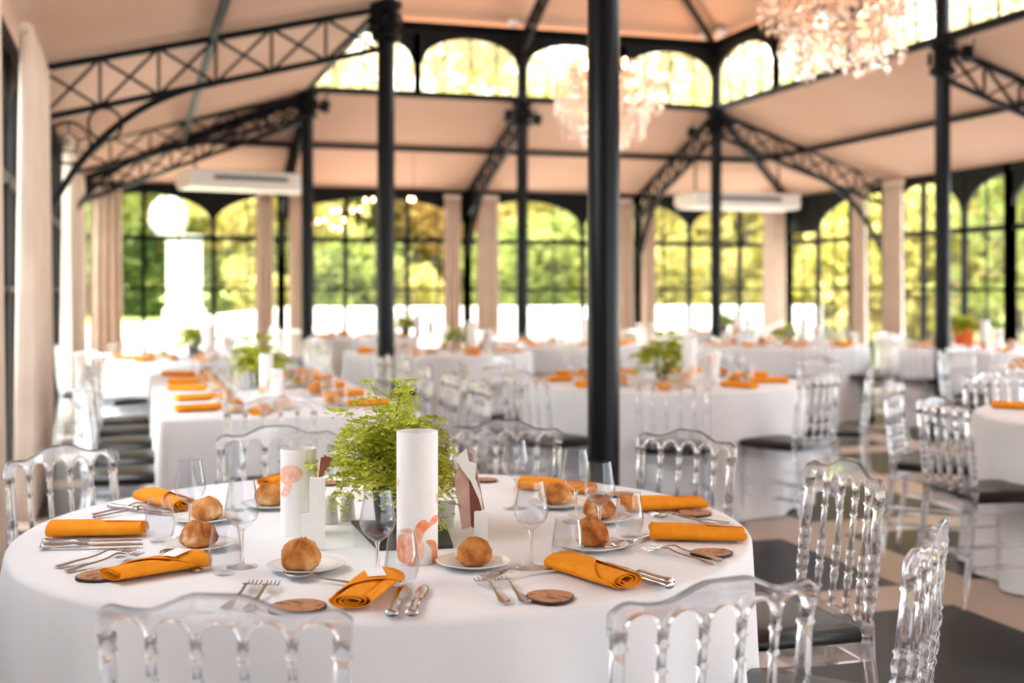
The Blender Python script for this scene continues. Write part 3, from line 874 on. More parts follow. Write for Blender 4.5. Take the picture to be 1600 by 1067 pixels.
def bread(seed, m='crust'):
    b = bmesh.new(); bmesh.ops.create_icosphere(b, subdivisions=5, radius=1.0)
    sd = Vector((seed * 3.7, seed * 1.3, seed * 7.1)); rr = random.Random(seed)
    cuts = [(rr.uniform(0, PI), rr.uniform(-.3, .3)) for _ in range(2)]
    for v in b.verts:
        d = v.co.copy()
        n = noise.noise(d * 1.3 + sd) * .10 + noise.noise(d * 3.1 + sd) * .05 + noise.noise(d * 8 + sd) * .03 + abs(noise.noise(d * 4.3 + sd)) * -.085 + noise.noise(d * 17 + sd) * .014
        k = 1 + n
        if d.z > .15:
            for a, o in cuts:
                q = d.x * cos(a) + d.y * sin(a) - o + .12 * noise.noise(d * 2.5 + sd)
                k += -.12 * math.exp(-(q / .05) ** 2) * min(1, (d.z - .15) * 2) + .03 * math.exp(-((q - .12) / .07) ** 2)
        p = d * k
        z = p.z if p.z > 0 else p.z * .62
        z = max(z, -.52)
        v.co = (p.x * .042, p.y * .040, (z + .52) * .0405)
    me = bpy.data.meshes.new('bread_roll'); b.to_mesh(me); b.free()
    me.polygons.foreach_set('use_smooth', [True] * len(me.polygons)); me.materials.append(M[m]); return me
BREADS = [bread(i + 1, 'crust' if i % 3 != 2 else 'crust_dark') for i in range(5)]
# rolled napkin: a flattened scroll whose outer lap ends on a slant
def napkin(L=.225, w=.040, h=.019, seed=0, slant=1.0, card=False):
    r = empty('folded_napkin'); rr = random.Random(seed)
    def scroll(x, a, rad):
        q = rad
        n = 1 + .03 * noise.noise(Vector((x * 14 + seed, a * 1.1, seed)))
        sag = 1 - .10 * (x / L) ** 2
        X = q * w * n * cos(a) * (1 + .10 * slant * (-x / L)); Zz = q * h * n * sin(a) * sag * (1 + .18 * slant * (-x / L))
        e = abs(cos(a)) ** .0
        return (x, X, max(.0005, h + Zz + .0015))
    NX, NA = 26, 70
    vs = []; fs = []
    turns = 2.6
    for i in range(NX + 1):
        x = -L / 2 + L * i / NX
        amax = 2 * PI * turns + .5
        for j in range(NA + 1):
            a = amax * j / NA; rad = .30 + .66 * j / NA
            jit = 0
            xx = x + (.006 * sin(a * .9 + seed) if i in (0, NX) else 0)
            vs.append(scroll(xx, a + PI * .9, rad))
    for i in range(NX):
        for j in range(NA):
            q = i * (NA + 1) + j; fs.append((q, q + 1, q + NA + 2, q + NA + 1))
    o = MB().add(vs, fs).build('roll', 'napkin', r, True); sd = o.modifiers.new('thick', 'SOLIDIFY'); sd.thickness = .0016; sd.offset = 0
    # outer lap
    vs = []; fs = []; NB = 26
    for i in range(NX + 1):
        x = -L / 2 + L * i / NX; t = i / NX
        a0 = PI * 1.35; span = PI * (1.55 - 1.15 * min(1, max(0, t * 1.25 - .05))) if slant >= 0 else PI * (.45 + 1.15 * t)
        for j in range(NB + 1):
            a = a0 - span * j / NB
            vs.append(scroll(x * 1.01, a, 1.035 + .03 * (j / NB)))
    for i in range(NX):
        for j in range(NB):
            q = i * (NB + 1) + j; fs.append((q, q + 1, q + NB + 2, q + NB + 1))
    o = MB().add(vs, fs).build('flap', 'napkin', r, True); sd = o.modifiers.new('thick', 'SOLIDIFY'); sd.thickness = .0018; sd.offset = 0
    if card:
        m = MB().box((0, 0, 0), (.060, .036, .0008)); c = m.build('name_card', 'white_card', r); c['label'] = 'white name card'
        c.location = (-.045, .002, 2 * h + .0075); c.rotation_euler = (.0, .06, .45)
    return r
NAPS = [Kind(lambda: napkin(.22, .042, .0165, 1, 1.0)), Kind(lambda: napkin(.215, .040, .018, 5, -1.0)), Kind(lambda: napkin(.205, .041, .0158, 9, 1.0, True))]
def napkin_far():
    m = MB(); P = []; K = 14
    poly = [(.040 * cos(2 * PI * k / K), .019 + .019 * sin(2 * PI * k / K) * (1 if sin(2 * PI * k / K) > 0 else .95)) for k in range(K)]
    m.prism(poly, -.11, .11, ((0, 0, 0), (0, 1, 0), (0, 0, 1), (1, 0, 0)))
    return m.build('folded_napkin', 'napkin', None, 40)
NAPF = Kind(napkin_far)

# cutlery: flat outlines bent along their length (x runs from the handle end to the tip)
def flatware(outline, zprof, t=.0022, tines=None, dish=None):
    m = MB(); vs = []; fs = []
    for (x, w) in outline:
        z = zprof(x)
        for (yy, dzz) in ((-w, 0), (-w * .55, t * .6), (0, t * .8), (w * .55, t * .6), (w, 0), (w * .5, -t * .5), (0, -t * .6), (-w * .5, -t * .5)):
            d = dish(x, yy) if dish else 0
            vs.append((x, yy, z + dzz + d))
    k = 8
    for i in range(len(outline) - 1):
        for j in range(k): fs.append((i * k + j, i * k + (j + 1) % k, (i + 1) * k + (j + 1) % k, (i + 1) * k + j))
    fs += [tuple(range(k))[::-1], tuple((len(outline) - 1) * k + j for j in range(k))]
    m.add(vs, fs); return m
HANDLE = [(-.100, .0050), (-.097, .0085), (-.088, .0098), (-.07, .0078), (-.045, .0050), (-.02, .0034), (.005, .0028), (.03, .0030)]
def zfork(x): return .0025 + .011 * math.exp(-((x - .035) / .03) ** 2) + .004 * math.exp(-((x + .03) / .05) ** 2) + (.006 * max(0, (x - .07) / .03) ** 2)
def fork():
    r = empty('fork')
    o = flatware(HANDLE, zfork).build('handle', 'steel', r, 50); fixn(o.data)
    m = flatware([(.029, .003), (.036, .006), (.044, .0105), (.052, .0118), (.058, .0118)], zfork)
    for k in range(4):
        y = -.0103 + k * .00687
        q = flatware([(.0575, .0016), (.075, .0015), (.092, .0012), (.0975, .0006)], zfork, .0018)
        m.add([(a, b + y, c) for a, b, c in q.v], q.f)
    o = m.build('head', 'steel', r, 50); fixn(o.data); return r
def zsp(x): return .003 + .008 * math.exp(-((x - .035) / .025) ** 2) + .003 * math.exp(-((x + .03) / .05) ** 2)
def spoon():
    r = empty('spoon')
    o = flatware(HANDLE, zsp).build('handle', 'steel', r, 50); fixn(o.data)
    vs = []; fs = []; N = 20; R = 6
    for i in range(R + 1):
        for j in range(N):
            a = 2 * PI * j / N; q = i / R
            x = .062 + .032 * q * cos(a); y = .0195 * q * sin(a) * (1 - .12 * cos(a)); vs.append((x, y, .0025 + .0085 * q * q + (0 if i else 0)))
    for i in range(R):
        for j in range(N): fs.append((i * N + j, i * N + (j + 1) % N, (i + 1) * N + (j + 1) % N, (i + 1) * N + j))
    o = MB().add(vs, fs).build('bowl', 'steel', r, True); sd = o.modifiers.new('thick', 'SOLIDIFY'); sd.thickness = .0014; sd.offset = 0
    return r
def knife():
    r = empty('table_knife')
    hd = MB().lathe([(.004, -.112), (.0075, -.110), (.0085, -.104), (.0062, -.085), (.0056, -.06), (.0058, -.035), (.0068, -.024), (.0048, -.018), (.0058, -.012), (.0035, -.006)], 12)
    m = MB().add([(z, x * 1.25, y * .75 + .0066) for x, y, z in hd.v], hd.f); o = m.build('handle', 'steel', r, 50); fixn(o.data)
    out = [(-.010, .0035), (0, .0055), (.012, .0085), (.05, .0098), (.085, .0090), (.104, .0060), (.112, .0012)]
    o = flatware(out, lambda x: .0052, .0014).build('blade', 'steel', r, 50); fixn(o.data); return r
FORK, SPOON, KNIFE = Kind(fork), Kind(spoon), Kind(knife)
def cutlery(kind, tail, tip, label, cat, group=None, length=None, s=1.0):
    a, b = at(*tail), at(*tip); ang = math.atan2(b[1] - a[1], b[0] - a[0])
    return kind.put(((a[0] + b[0]) / 2, (a[1] + b[1]) / 2, TZ + .0015), ang, label, cat, group, (s * 1.04, s * 1.3, s * 1.25))
def coaster(seed):
    r = empty('engraved_coaster'); rr = random.Random(seed)
    P = []
    p1, p2 = rr.uniform(0, 6), rr.uniform(0, 6)
    for k in range(36):
        a = 2 * PI * k / 36; q = .051 * (1 + .06 * sin(2 * a + p1) + .035 * sin(3 * a + p2)); P.append((q * cos(a), q * sin(a)))
    MB().prism(P, 0, .0058, ((0, 0, 0), (1, 0, 0), (0, 1, 0), (0, 0, 1))).build('burnt_bark_edge', 'burnt_edge', r)
    MB().prism([(a * .95, b * .95) for a, b in P], .0058, .0068, ((0, 0, 0), (1, 0, 0), (0, 1, 0), (0, 0, 1))).build('wood_face', 'cork', r)
    return r
def fern(seed, nf=125, R=.19, H=.25, pot='pot_dark', pot_r=.05, pot_h=.115, leaf=.0100):
    rr = random.Random(seed)
    root = empty('potted_fern')
    po = MB().lathe([(pot_r * .72, 0), (pot_r * .74, .004), (pot_r, pot_h), (pot_r * .93, pot_h), (pot_r * .9, pot_h - .01), (.002, pot_h - .012)], 24).build('pot', pot, root, 40)
    MB().lathe([(.001, pot_h - .004), (pot_r * .9, pot_h - .006), (pot_r * .9, pot_h - .012)], 16, cap=False).build('soil', 'soil', po)
    st = MB(); lf = MB()
    def leaflet(c, d, n, s):
        d = Vector(d).normalized(); sd = d.cross(n)
        if sd.length < 1e-3: sd = Vector((1, 0, 0))
        sd.normalize(); c = Vector(c)
        lf.add([c, c + d * s * .75 + sd * s * .62, c + d * s * 1.15 + sd * s * .28, c + d * s * 1.2 - sd * s * .25, c + d * s * .8 - sd * s * .6], [(0, 1, 2, 3, 4)])
    for i in range(nf):
        a = rr.uniform(0, 2 * PI); el = math.asin(rr.uniform(.02, 1) ** .8)
        reach = R * (.55 + .45 * rr.random()) * cos(el) + .03; up = H * (.35 + .65 * rr.random()) * (.25 + .9 * sin(el))
        droop = rr.uniform(.02, .13) * cos(el)
        p0 = Vector((rr.uniform(-.02, .02), rr.uniform(-.02, .02), pot_h - .01))
        out = Vector((cos(a), sin(a), 0)); pts = []
        K = 9
        for k in range(K + 1):
            t = k / K
            pts.append(p0 + out * reach * (t ** .9) + Vector((0, 0, up * (1 - (1 - t) ** 1.9) - droop * t ** 3)) + Vector((sin(a) * .01 * sin(t * 4), cos(a) * .01 * sin(t * 4), 0)))
        st.tube(pts, .0007, 3)
        for k in range(3, K + 1):
            p = pts[k]; d = (pts[k] - pts[k - 1]).normalized(); sd = d.cross(Vector((0, 0, 1)))
            if sd.length < .05: sd = Vector((1, 0, 0))
            sd.normalize()
            for sg in (-1, 1):
                bl = (.045 * (1.15 - k / K) + .012) * rr.uniform(.7, 1.2)
                bd = (d * .45 + sd * sg + Vector((0, 0, rr.uniform(-.35, .25)))).normalized()
                nn = max(2, int(bl / (leaf * 1.05)))
                nv = Vector((rr.uniform(-.5, .5), rr.uniform(-.5, .5), 1)).normalized()
                for q in range(nn + 1):
                    c = p + bd * bl * (q / nn) - Vector((0, 0, .010 * (q / nn) ** 2))
                    s = leaf * rr.uniform(.75, 1.15)
                    if q == nn: leaflet(c, bd, nv, s)
                    else:
                        w = bd.cross(nv).normalized()
                        for g in (-1, 1):
                            leaflet(c, w * g + bd * .5 + Vector((0, 0, rr.uniform(-.5, .3))), nv + Vector((rr.uniform(-.5, .5), rr.uniform(-.5, .5), 0)), s)
    st.build('stems', 'fern_stem', root)
    lf.build('fronds', 'fern', root)
    return root

# paper cylinder lamps with petals printed on them
def paper_cylinder(r, h, petals):
    root = empty('paper_cylinder')
    m = MB().lathe([(r, 0), (r, h), (r - .0012, h), (r - .0012, .004), (.0005, .004)], 48); o = m.build('sleeve', 'paper', root, 40)
    for (mt, poly) in petals:
        cx = sum(p[0] for p in poly) / len(poly); cy = sum(p[1] for p in poly) / len(poly)
        vs = []; fs = []; K = len(poly); R = 6
        for i in range(R + 1):
            q = i / R
            for (x, y) in poly:
                X = cx + (x - cx) * q; Y = cy + (y - cy) * q; a = X / r - PI / 2
                vs.append(((r + .0007) * cos(a), (r + .0007) * sin(a), Y))
        for i in range(R):
            for j in range(K): fs.append((i * K + j, i * K + (j + 1) % K, (i + 1) * K + (j + 1) % K, (i + 1) * K + j))
        MB().add(vs, fs).build('flower_print', mt, o, True)
    return root
def smoothpoly(P, n=6):
    out = []; k = len(P)
    for i in range(k):
        p0, p1, p2, p3 = [P[(i + j - 1) % k] for j in range(4)]
        for s in range(n):
            t = s / n
            out.append(tuple(.5 * (2 * p1[d] + (p2[d] - p0[d]) * t + (2 * p0[d] - 5 * p1[d] + 4 * p2[d] - p3[d]) * t * t + (3 * p1[d] - p0[d] - 3 * p2[d] + p3[d]) * t ** 3) for d in (0, 1)))
    return out
# ------------------------------------------------------------------ the big round table with the fern
RN = -PHI                                              # local -y turned towards the photographer
C1 = cw(-.31, 3.10); R1 = .9
def clothed(me, u, v, label, rz=0.0):
    o = link('tablecloth', me); o.location = (u, v, 0); o.rotation_euler = (0, 0, rz); return tag(o, label, 'tablecloth')
clothed(cloth_mesh(R1, 11, 17, .075, 240), C1[0], C1[1], 'white tablecloth on the big round table with the fern and paper cylinders')

def pose_chair(dx, dz, fx, fz, label, group=None):
    u, v = cw(-.31 + dx, 3.10 + dz); put_chair(u, v, dirh(fx, fz), label, group)
pose_chair(-.135, -1.16, .09, 1.0, 'clear spindle-back chair in front of the fork pair beside the half-hidden coaster')
pose_chair(.63, -1.06, -.46, .92, 'clear spindle-back chair with black seat, backrest before the long napkin and knives')
pose_chair(1.12, -.60, -.88, .47, 'clear chair seen edge-on at the big round table, its black seat towards the cloth')
pose_chair(1.18, .24, -.97, -.24, 'clear chair with visible black seat beside the heart-shaped coaster')
pose_chair(.86, .95, -.72, -.69, 'clear chair across the big round table, standing before the thickest column\'s foot')
pose_chair(.28, 1.24, -.2, -.98, 'clear chair across the big round table, its crest seen beside the folded menu card')
pose_chair(-.48, 1.06, .35, -.94, 'clear chair across the big round table, seen behind wine glasses and paper cylinder')
pose_chair(-1.0, .55, .86, -.5, 'clear chair beside the flat napkin with two knives and the checker floor')
pose_chair(-1.36, -.12, 1.0, .05, 'clear chair of which only a corner of black seat shows at the picture edge')

GW, GT, GB, GP, GN, GF, GK, GS, GC = ('wine glasses on the fern table', 'tumblers on the fern table', 'bread rolls on the fern table', 'side plates on the fern table', 'napkins on the fern table',
                                      'forks on the fern table', 'knives on the fern table', 'spoons on the fern table', 'coasters on the fern table')
WG, TU, PL = Kind(wine_glass), Kind(tumbler), Kind(side_plate)
for px, py, lab in ((590, 908, 'wine glass before the fern pot, tallest in the middle of the table'), (830, 887, 'wine glass standing alone between two bread rolls near the menu card'),
                    (297, 840, 'wine glass behind the pale floury roll, above the stacked cutlery'), (378, 886, 'wine glass between two tumblers and the flower cylinder'),
                    (937, 844, 'front glass of the two overlapping wine glasses before the thick column'), (900, 816, 'rear glass of the two overlapping wine glasses before the thick column'),
                    (805, 795, 'wine glass behind the menu card, before a clear chair back'), (363, 798, 'wine glass at the back beside the shorter paper cylinder')):
    u, v = at(px, py); WG.put((u, v, TZ + .0005), 0, lab, 'wine glass', GW)
for px, py, lab in ((628, 913, 'low tumbler overlapping the flower on the tall paper cylinder'), (887, 888, 'low tumbler just behind the long folded napkin and knives'), (250, 846, 'low tumbler at the end of the flat napkin with two knives'),
                    (352, 897, 'low tumbler beside the napkin with a name card and the soup spoon'), (983, 838, 'low tumbler before two stacked napkins at the aisle side')):
    u, v = at(px, py); TU.put((u, v, TZ + .0005), 0, lab, 'tumbler', GT)
BR = [('round crusty roll', 470, 891, 478, 891, 'beside the spoon, before the white card stand'), ('golden smooth roll', 741, 881, 740, 885, 'before the tall paper cylinder and menu card'),
      ('craggy roll', 311, 854, 312, 857, 'behind the napkin with a name card'), ('pale floury roll', 323, 811, 320, 815, 'behind the craggy roll and beside a wine glass'),
      ('pale roll', 421, 788, 424, 793, 'touching the shorter paper cylinder in view'), ('pale broad roll', 868, 786, 872, 792, 'before a napkin at the far edge'),
      ('dark roll', 924, 851, 926, 858, 'behind the low tumbler by the long napkin'), ('dark small roll', 936, 809, 938, 815, 'behind the stem of a wine glass')]
for i, (a, bx, by, qx, qy, w) in enumerate(BR):
    u, v = at(qx, qy); PL.put((u, v, TZ + .0008), 0, ('side plate under the %s %s' % (a, w)), 'plate', GP)
    u, v = at(bx, by, TZ + .006); o = link('bread_roll', BREADS[[0, 1, 2, 3, 1, 4, 2, 2][i]]); o.location = (u, v, TZ + .0052); o.rotation_euler = (0, 0, 1.3 * i)
    o.scale = [(1, 1, 1.12), (1.1, 1, .95), (1.05, 1, 1), (1, 1, .95), (1, 1, .95), (1.15, 1, .95), (1.05, 1, 1.05), (1, 1, 1)][i]
    tag(o, '%s %s' % (a, w), 'bread roll', GB)
for k, p0, p1, lab in ((0, (86, 838), (220, 836), 'orange napkin rolled flat beside two parallel knives'), (2, (318, 885), (165, 912), 'orange napkin holding a white name card, lying against a coaster'),
                       (2, (600, 912), (545, 958), 'short-looking orange napkin with white card beside two upright knives'), (0, (868, 886), (992, 926), 'long orange napkin with dark knives behind it, before the low tumbler'),
                       (0, (1020, 842), (1160, 846), 'orange napkin at the aisle edge beside the heart-shaped coaster'), (0, (985, 798), (1090, 795), 'orange napkin farther along the aisle edge beside the round coaster'),
                       (0, (222, 780), (300, 802), 'orange napkin behind the tumbler and wine glass near the checker floor'), (0, (842, 766), (900, 770), 'orange napkin at the far edge behind the pale broad roll'),
                       (1, (428, 762), (470, 752), 'orange napkin mostly hidden behind the shorter paper cylinder'), (1, (690, 742), (672, 760), 'orange napkin peeking between tall cylinder and menu card')):
    a, b = at(*p0), at(*p1); NAPS[k].put(((a[0] + b[0]) / 2, (a[1] + b[1]) / 2, TZ + .0018), math.atan2(b[1] - a[1], b[0] - a[0]), lab, 'napkin', GN)
for t, p, lab in (((82, 890), (214, 863), 'fork on the far side of the pair beside the two knives'), ((102, 896), (222, 869), 'fork on the near side of the pair above the cut-off coaster'),
                  ((342, 962), (408, 908), 'fork pointing up behind a chair crest, nearer the napkin with card'), ((380, 962), (434, 910), 'fork pointing up behind a chair crest, nearer the soft coaster'),
                  ((800, 953), (742, 903), 'fork of the front pair farther from the round coaster'), ((830, 950), (774, 903), 'fork of the front pair touching near the round coaster'),
                  ((1128, 886), (998, 860), 'fork of the crossed pair lying nearer the spoon bowl'), ((1136, 880), (1012, 857), 'fork of the crossed pair lying under the heart-shaped coaster'),
                  ((1118, 822), (1012, 806), 'fork behind the aisle-edge napkin, closer to the tumbler'), ((1132, 819), (1028, 812), 'fork behind the aisle-edge napkin, closer to the coaster'),
                  ((862, 894), (768, 906), 'dessert fork lying before the golden smooth roll'), ((142, 812), (255, 796), 'fork at the far left rim beyond the flat napkin'), ((150, 806), (240, 792), 'second fork beyond the flat napkin, half behind the tumbler')):
    lab = lab.replace('far left rim', 'table rim')
    cutlery(FORK, t, p, lab, 'fork', GF, s=.95)
for t, p, lab in ((((62, 860), (224, 856), 'knife in front of its twin beside the flat napkin')), (((74, 852), (214, 849), 'knife between its twin and the flat napkin')),
                  (((612, 966), (632, 922), 'upright-lying knife next to the short-looking napkin')), (((643, 966), (663, 921), 'upright-lying knife farther from the short-looking napkin')),
                  (((1036, 919), (948, 892), 'knife behind the long napkin, the nearer of two')), (((1034, 912), (952, 887), 'knife behind the long napkin, the farther of two')), (((178, 796), (262, 806), 'knife beside the napkin near the checker floor'))):
    cutlery(KNIFE, t, p, lab, 'knife', GK, s=.98)
for t, p, lab in (((552, 917), (462, 906), 'spoon resting beside the round crusty roll'), ((322, 902), (248, 862), 'spoon with raised bowl behind the napkin with card'), ((1010, 841), (966, 862), 'spoon beside the crossed forks, bowl towards the dark roll')):
    cutlery(SPOON, t, p, lab, 'spoon', GS)
for i, (px, py, sx, lab) in enumerate(((158, 902, 1, 'coaster with burnt edge tucked under the napkin with card'), (860, 936, .95, 'round burnt-edge coaster beside the front pair of forks'), (1112, 867, .9, 'heart-shaped coaster beside the aisle-edge napkin'),
                         (1085, 804, .9, 'small round coaster beside the farther aisle napkin'), (466, 951, 1, 'coaster seen through the crest of a clear chair'), (513, 757, .8, 'coaster at the far edge beside the brown card flap'),
                         (757, 752, .8, 'coaster at the far edge behind the menu card'), (968, 775, .8, 'coaster at the far edge behind the tumbler and two napkins'))):
    u, v = at(px, py); o = coaster(i + 20); o.location = (u, v, TZ + .0006); o.rotation_euler = (0, 0, i * 1.1); o.scale = (sx, sx, 1); tag(o, lab, 'coaster', GC)
# slate, fern, cylinders, cards, pots
pl = [at(*p) for p in ((549, 818), (590, 861), (708, 857), (694, 816))]
o = MB().prism([(a, b) for a, b in pl], TZ + .0008, TZ + .008, ((0, 0, 0), (1, 0, 0), (0, 1, 0), (0, 0, 1))).build('slate_tray', 'slate'); fixn(o.data)
tag(o, 'black slate tray under the big fern', 'tray')
FERN = Kind(lambda: fern(3))
u, v = at(612, 832); FERN.put((u, v, TZ + .0085), 0, 'big bright green maidenhair fern in a dark pot on the slate tray', 'plant')
def petal(pts, x0, y0, s, r):
    out = []
    for x, y in smoothpoly(pts, 5):
        q = max(-.985, min(.985, (x - x0) * s / r)); out.append((r * math.asin(q), (y0 - y) * s))
    return out
r = .0452; A = lambda P: petal(P, 1030, 965, .000314, r)
o = paper_cylinder(r, .285, [('flower_print', A([(900, 935), (890, 850), (905, 775), (950, 748), (1000, 768), (1020, 830), (1015, 950), (960, 958)])), ('pale_print', A([(913, 742), (950, 712), (1000, 718), (1012, 762), (960, 742)])),
    ('flower_print', A([(1015, 770), (1017, 710), (1050, 660), (1088, 652), (1110, 678), (1140, 637), (1168, 640), (1166, 680), (1120, 705), (1080, 742), (1060, 790), (1030, 795)])),
    ('pale_print', A([(1026, 803), (1068, 800), (1080, 850), (1070, 910), (1042, 932), (1026, 890)])), ('flower_print', A([(1090, 800), (1130, 795), (1160, 830), (1168, 950), (1132, 953), (1130, 860), (1110, 815)])),
    ('pale_print', A([(894, 372), (910, 400), (894, 438)])), ('flower_print', A([(1163, 482), (1169, 500), (1168, 545), (1162, 548)]))])
u, v = at(652, 877); o.location = (u, v, TZ + .0006); o.rotation_euler = (0, 0, RN + .06); tag(o, 'tall white paper cylinder printed with orange petals, before the fern', 'table lamp')
r2 = .0425; A = lambda P: petal(P, 207, 775, .000359, r2)
o = paper_cylinder(r2, .208, [('pale_print', A([(92, 345), (120, 305), (180, 298), (230, 322), (238, 370), (200, 405), (165, 420), (150, 480), (120, 508), (93, 500), (112, 470), (130, 430), (95, 410)]))])
u, v = at(466, 834); o.location = (u, v, TZ + .0006); o.rotation_euler = (0, 0, RN + .16); tag(o, 'shorter white paper cylinder printed with one pale orange flower', 'table lamp')

def card_stand(px, py, label, parts):
    u, v = at(px, py); r = tag(empty('folded_menu_card', (u, v, TZ + .0006), RN), label, 'menu card')
    for nm, m, poly, y0, y1, lab in parts:
        o = MB().prism(poly, y0, y1, ((0, 0, 0), (1, 0, 0), (0, 0, 1), (0, 1, 0))).build(nm, m, r); fixn(o.data)
        if lab: o['label'] = lab
    return r
k = 2.79 / F
def pp(P, x0, y0, k): return [((x - x0) * k, (y0 - y) * k) for x, y in P]
card_stand(489, 860, 'white folded card stand with a brown flap beside the shorter paper cylinder', [
    ('tall_panel', 'paper', pp([(483, 860), (507, 858), (507, 747), (483.5, 747)], 489, 860, k), 0, .012, None),
    ('low_panel', 'paper', pp([(469, 852), (483, 855), (483, 803), (469.5, 805)], 489, 860, k), .004, .010, None),
    ('paper_edge', 'paper', pp([(493, 760), (497, 760), (499, 715), (496, 716)], 489, 860, k), .016, .018, None),
    ('brown_flap', 'brown_card', pp([(496, 748), (501, 746), (519, 717), (508, 714), (500, 716)], 489, 860, k), .014, .0155, 'red-brown paper flap')])
k = 2.96 / F
card_stand(745, 842, 'folded menu card with rose side, brown inside and curled white top', [
    ('side_panel', 'rose_card', pp([(722, 828), (736, 824), (732, 738), (717, 728), (710, 752)], 745, 842, k), .004, .006, 'pale rose panel'),
    ('inner_panel', 'brown_card', pp([(732, 820), (741, 828), (742, 800), (752, 800), (751, 775), (742, 735), (731, 722)], 745, 842, k), .008, .010, 'brown inner panel'),
    ('curled_cover', 'paper', pp([(712, 718), (729, 702), (733, 722), (744, 726), (743, 748), (752, 775), (754, 800), (748, 780), (735, 752), (722, 735)], 745, 842, k), -.002, -.0005, 'curled white cover'),
    ('rose_edge', 'rose_card', pp([(730, 706), (741, 704), (747, 745), (757, 798), (752, 799), (744, 750), (738, 712)], 745, 842, k), .011, .0125, None),
    ('foot_panel', 'paper', pp([(741, 842), (762, 842), (762, 800), (741, 800)], 745, 842, k), -.006, -.004, None)])
o = MB().lathe([(.001, 0), (.028, 0), (.036, .06), (.034, .06), (.026, .004), (.001, .004)], 4).build('white_dish', 'china'); fixn(o.data)
u, v = at(696, 822); o.location = (u, v, TZ + .0006); o.rotation_euler = (0, 0, .5); tag(o, 'square white dish half hidden behind the tall paper cylinder', 'dish')
def shaker():
    r = empty('salt_shaker')
    o = MB().lathe([(.0205, 0), (.0205, .004), (.0165, .055), (.013, .066), (.006, .070), (.0005, .071)], 24).build('body', 'stoneware', r, True); return r
SH = Kind(shaker)
for px, py, lab in ((516, 818, 'grey stoneware shaker next to the white card stand'), (543, 813, 'grey stoneware shaker next to the fern fronds')):
    u, v = at(px, py); SH.put((u, v, TZ + .0006), 0, lab, 'shaker')

# ------------------------------------------------------------------ the other tables
NF, BF, WF, TF = NAPF, None, Kind(wine_glass_far), Kind(tumbler_far)
PF = Kind(lambda: side_plate(18))
FF = Kind(lambda: fern(8, 48, .20, .24, 'pot_dark', .055, .11, .017))
FO = Kind(lambda: fern(9, 40, .17, .17, 'pot_orange', .11, .21, .02))
FP = Kind(lambda: fern(10, 36, .15, .14, 'pot_pink', .06, .11, .017))
PC1 = Kind(lambda: paper_cylinder(.046, .285, [('flower_print', petal([(900, 935), (890, 850), (950, 748), (1020, 830), (1015, 950)], 1030, 965, .000314, .046)), ('pale_print', petal([(1030, 800), (1060, 660), (1150, 640), (1120, 720), (1080, 900)], 1030, 965, .000314, .046))]))
PC2 = Kind(lambda: paper_cylinder(.046, .20, [('pale_print', petal([(92, 345), (180, 298), (238, 370), (165, 420), (100, 500)], 207, 775, .000359, .046))]))
BRF = []
for i in range(3):
    b = bmesh.new(); b.from_mesh(BREADS[i]); bmesh.ops.decimate if False else None; b.free()
    BRF.append(bread(i + 1, 'crust'))
def bread_low(seed):
    b = bmesh.new(); bmesh.ops.create_icosphere(b, subdivisions=3, radius=1)
    for v in b.verts:
        d = v.co.copy(); k = 1 + .12 * noise.noise(d * 1.4 + Vector((seed, 0, 0)))
        z = max(-.52, d.z * k if d.z > 0 else d.z * .6); v.co = (d.x * k * .043, d.y * k * .041, (z + .52) * .041)
    me = bpy.data.meshes.new('bread_roll'); b.to_mesh(me); b.free(); me.polygons.foreach_set('use_smooth', [True] * len(me.polygons)); me.materials.append(M['crust']); return me
for m in BRF: bpy.data.meshes.remove(m)
BRF = [bread_low(s) for s in (1.1, 4.2, 7.7)]
NB = [0]
def setting(u, v, ang, inner, side, where):
    """one place: (u, v) is the table edge point, ang points from there to the table middle"""
    ex = Vector((cos(ang), sin(ang), 0)); ey = Vector((-sin(ang), cos(ang), 0)); o = Vector((u, v, TZ + .001))
    def P(a, b, z=0): return tuple(o + ex * a + ey * b + Vector((0, 0, z)))
    rr = random
    NF.put(P(.19 + rr.uniform(-.02, .03), rr.uniform(-.03, .03)), ang + rr.uniform(-.35, .35), 'orange napkin laid on %s' % where, 'napkin', 'napkins, ' + where)
    p = P(.36, -.10)
    PF.put(p, 0, 'white bread plate on %s' % where, 'plate', 'bread plates, ' + where)
    NB[0] += 1; b = link('bread_roll', BRF[NB[0] % 3]); b.location = (p[0], p[1], p[2] + .005); b.rotation_euler = (0, 0, NB[0] * 1.7); tag(b, 'bread roll on a plate on %s' % where, 'bread roll', 'bread rolls, ' + where)
    WF.put(P(.42 + rr.uniform(-.03, .03), .06), 0, 'wine glass set on %s' % where, 'wine glass', 'wine glasses, ' + where)
    TF.put(P(.34 + rr.uniform(-.02, .02), .15), 0, 'water tumbler set on %s' % where, 'tumbler', 'tumblers, ' + where)
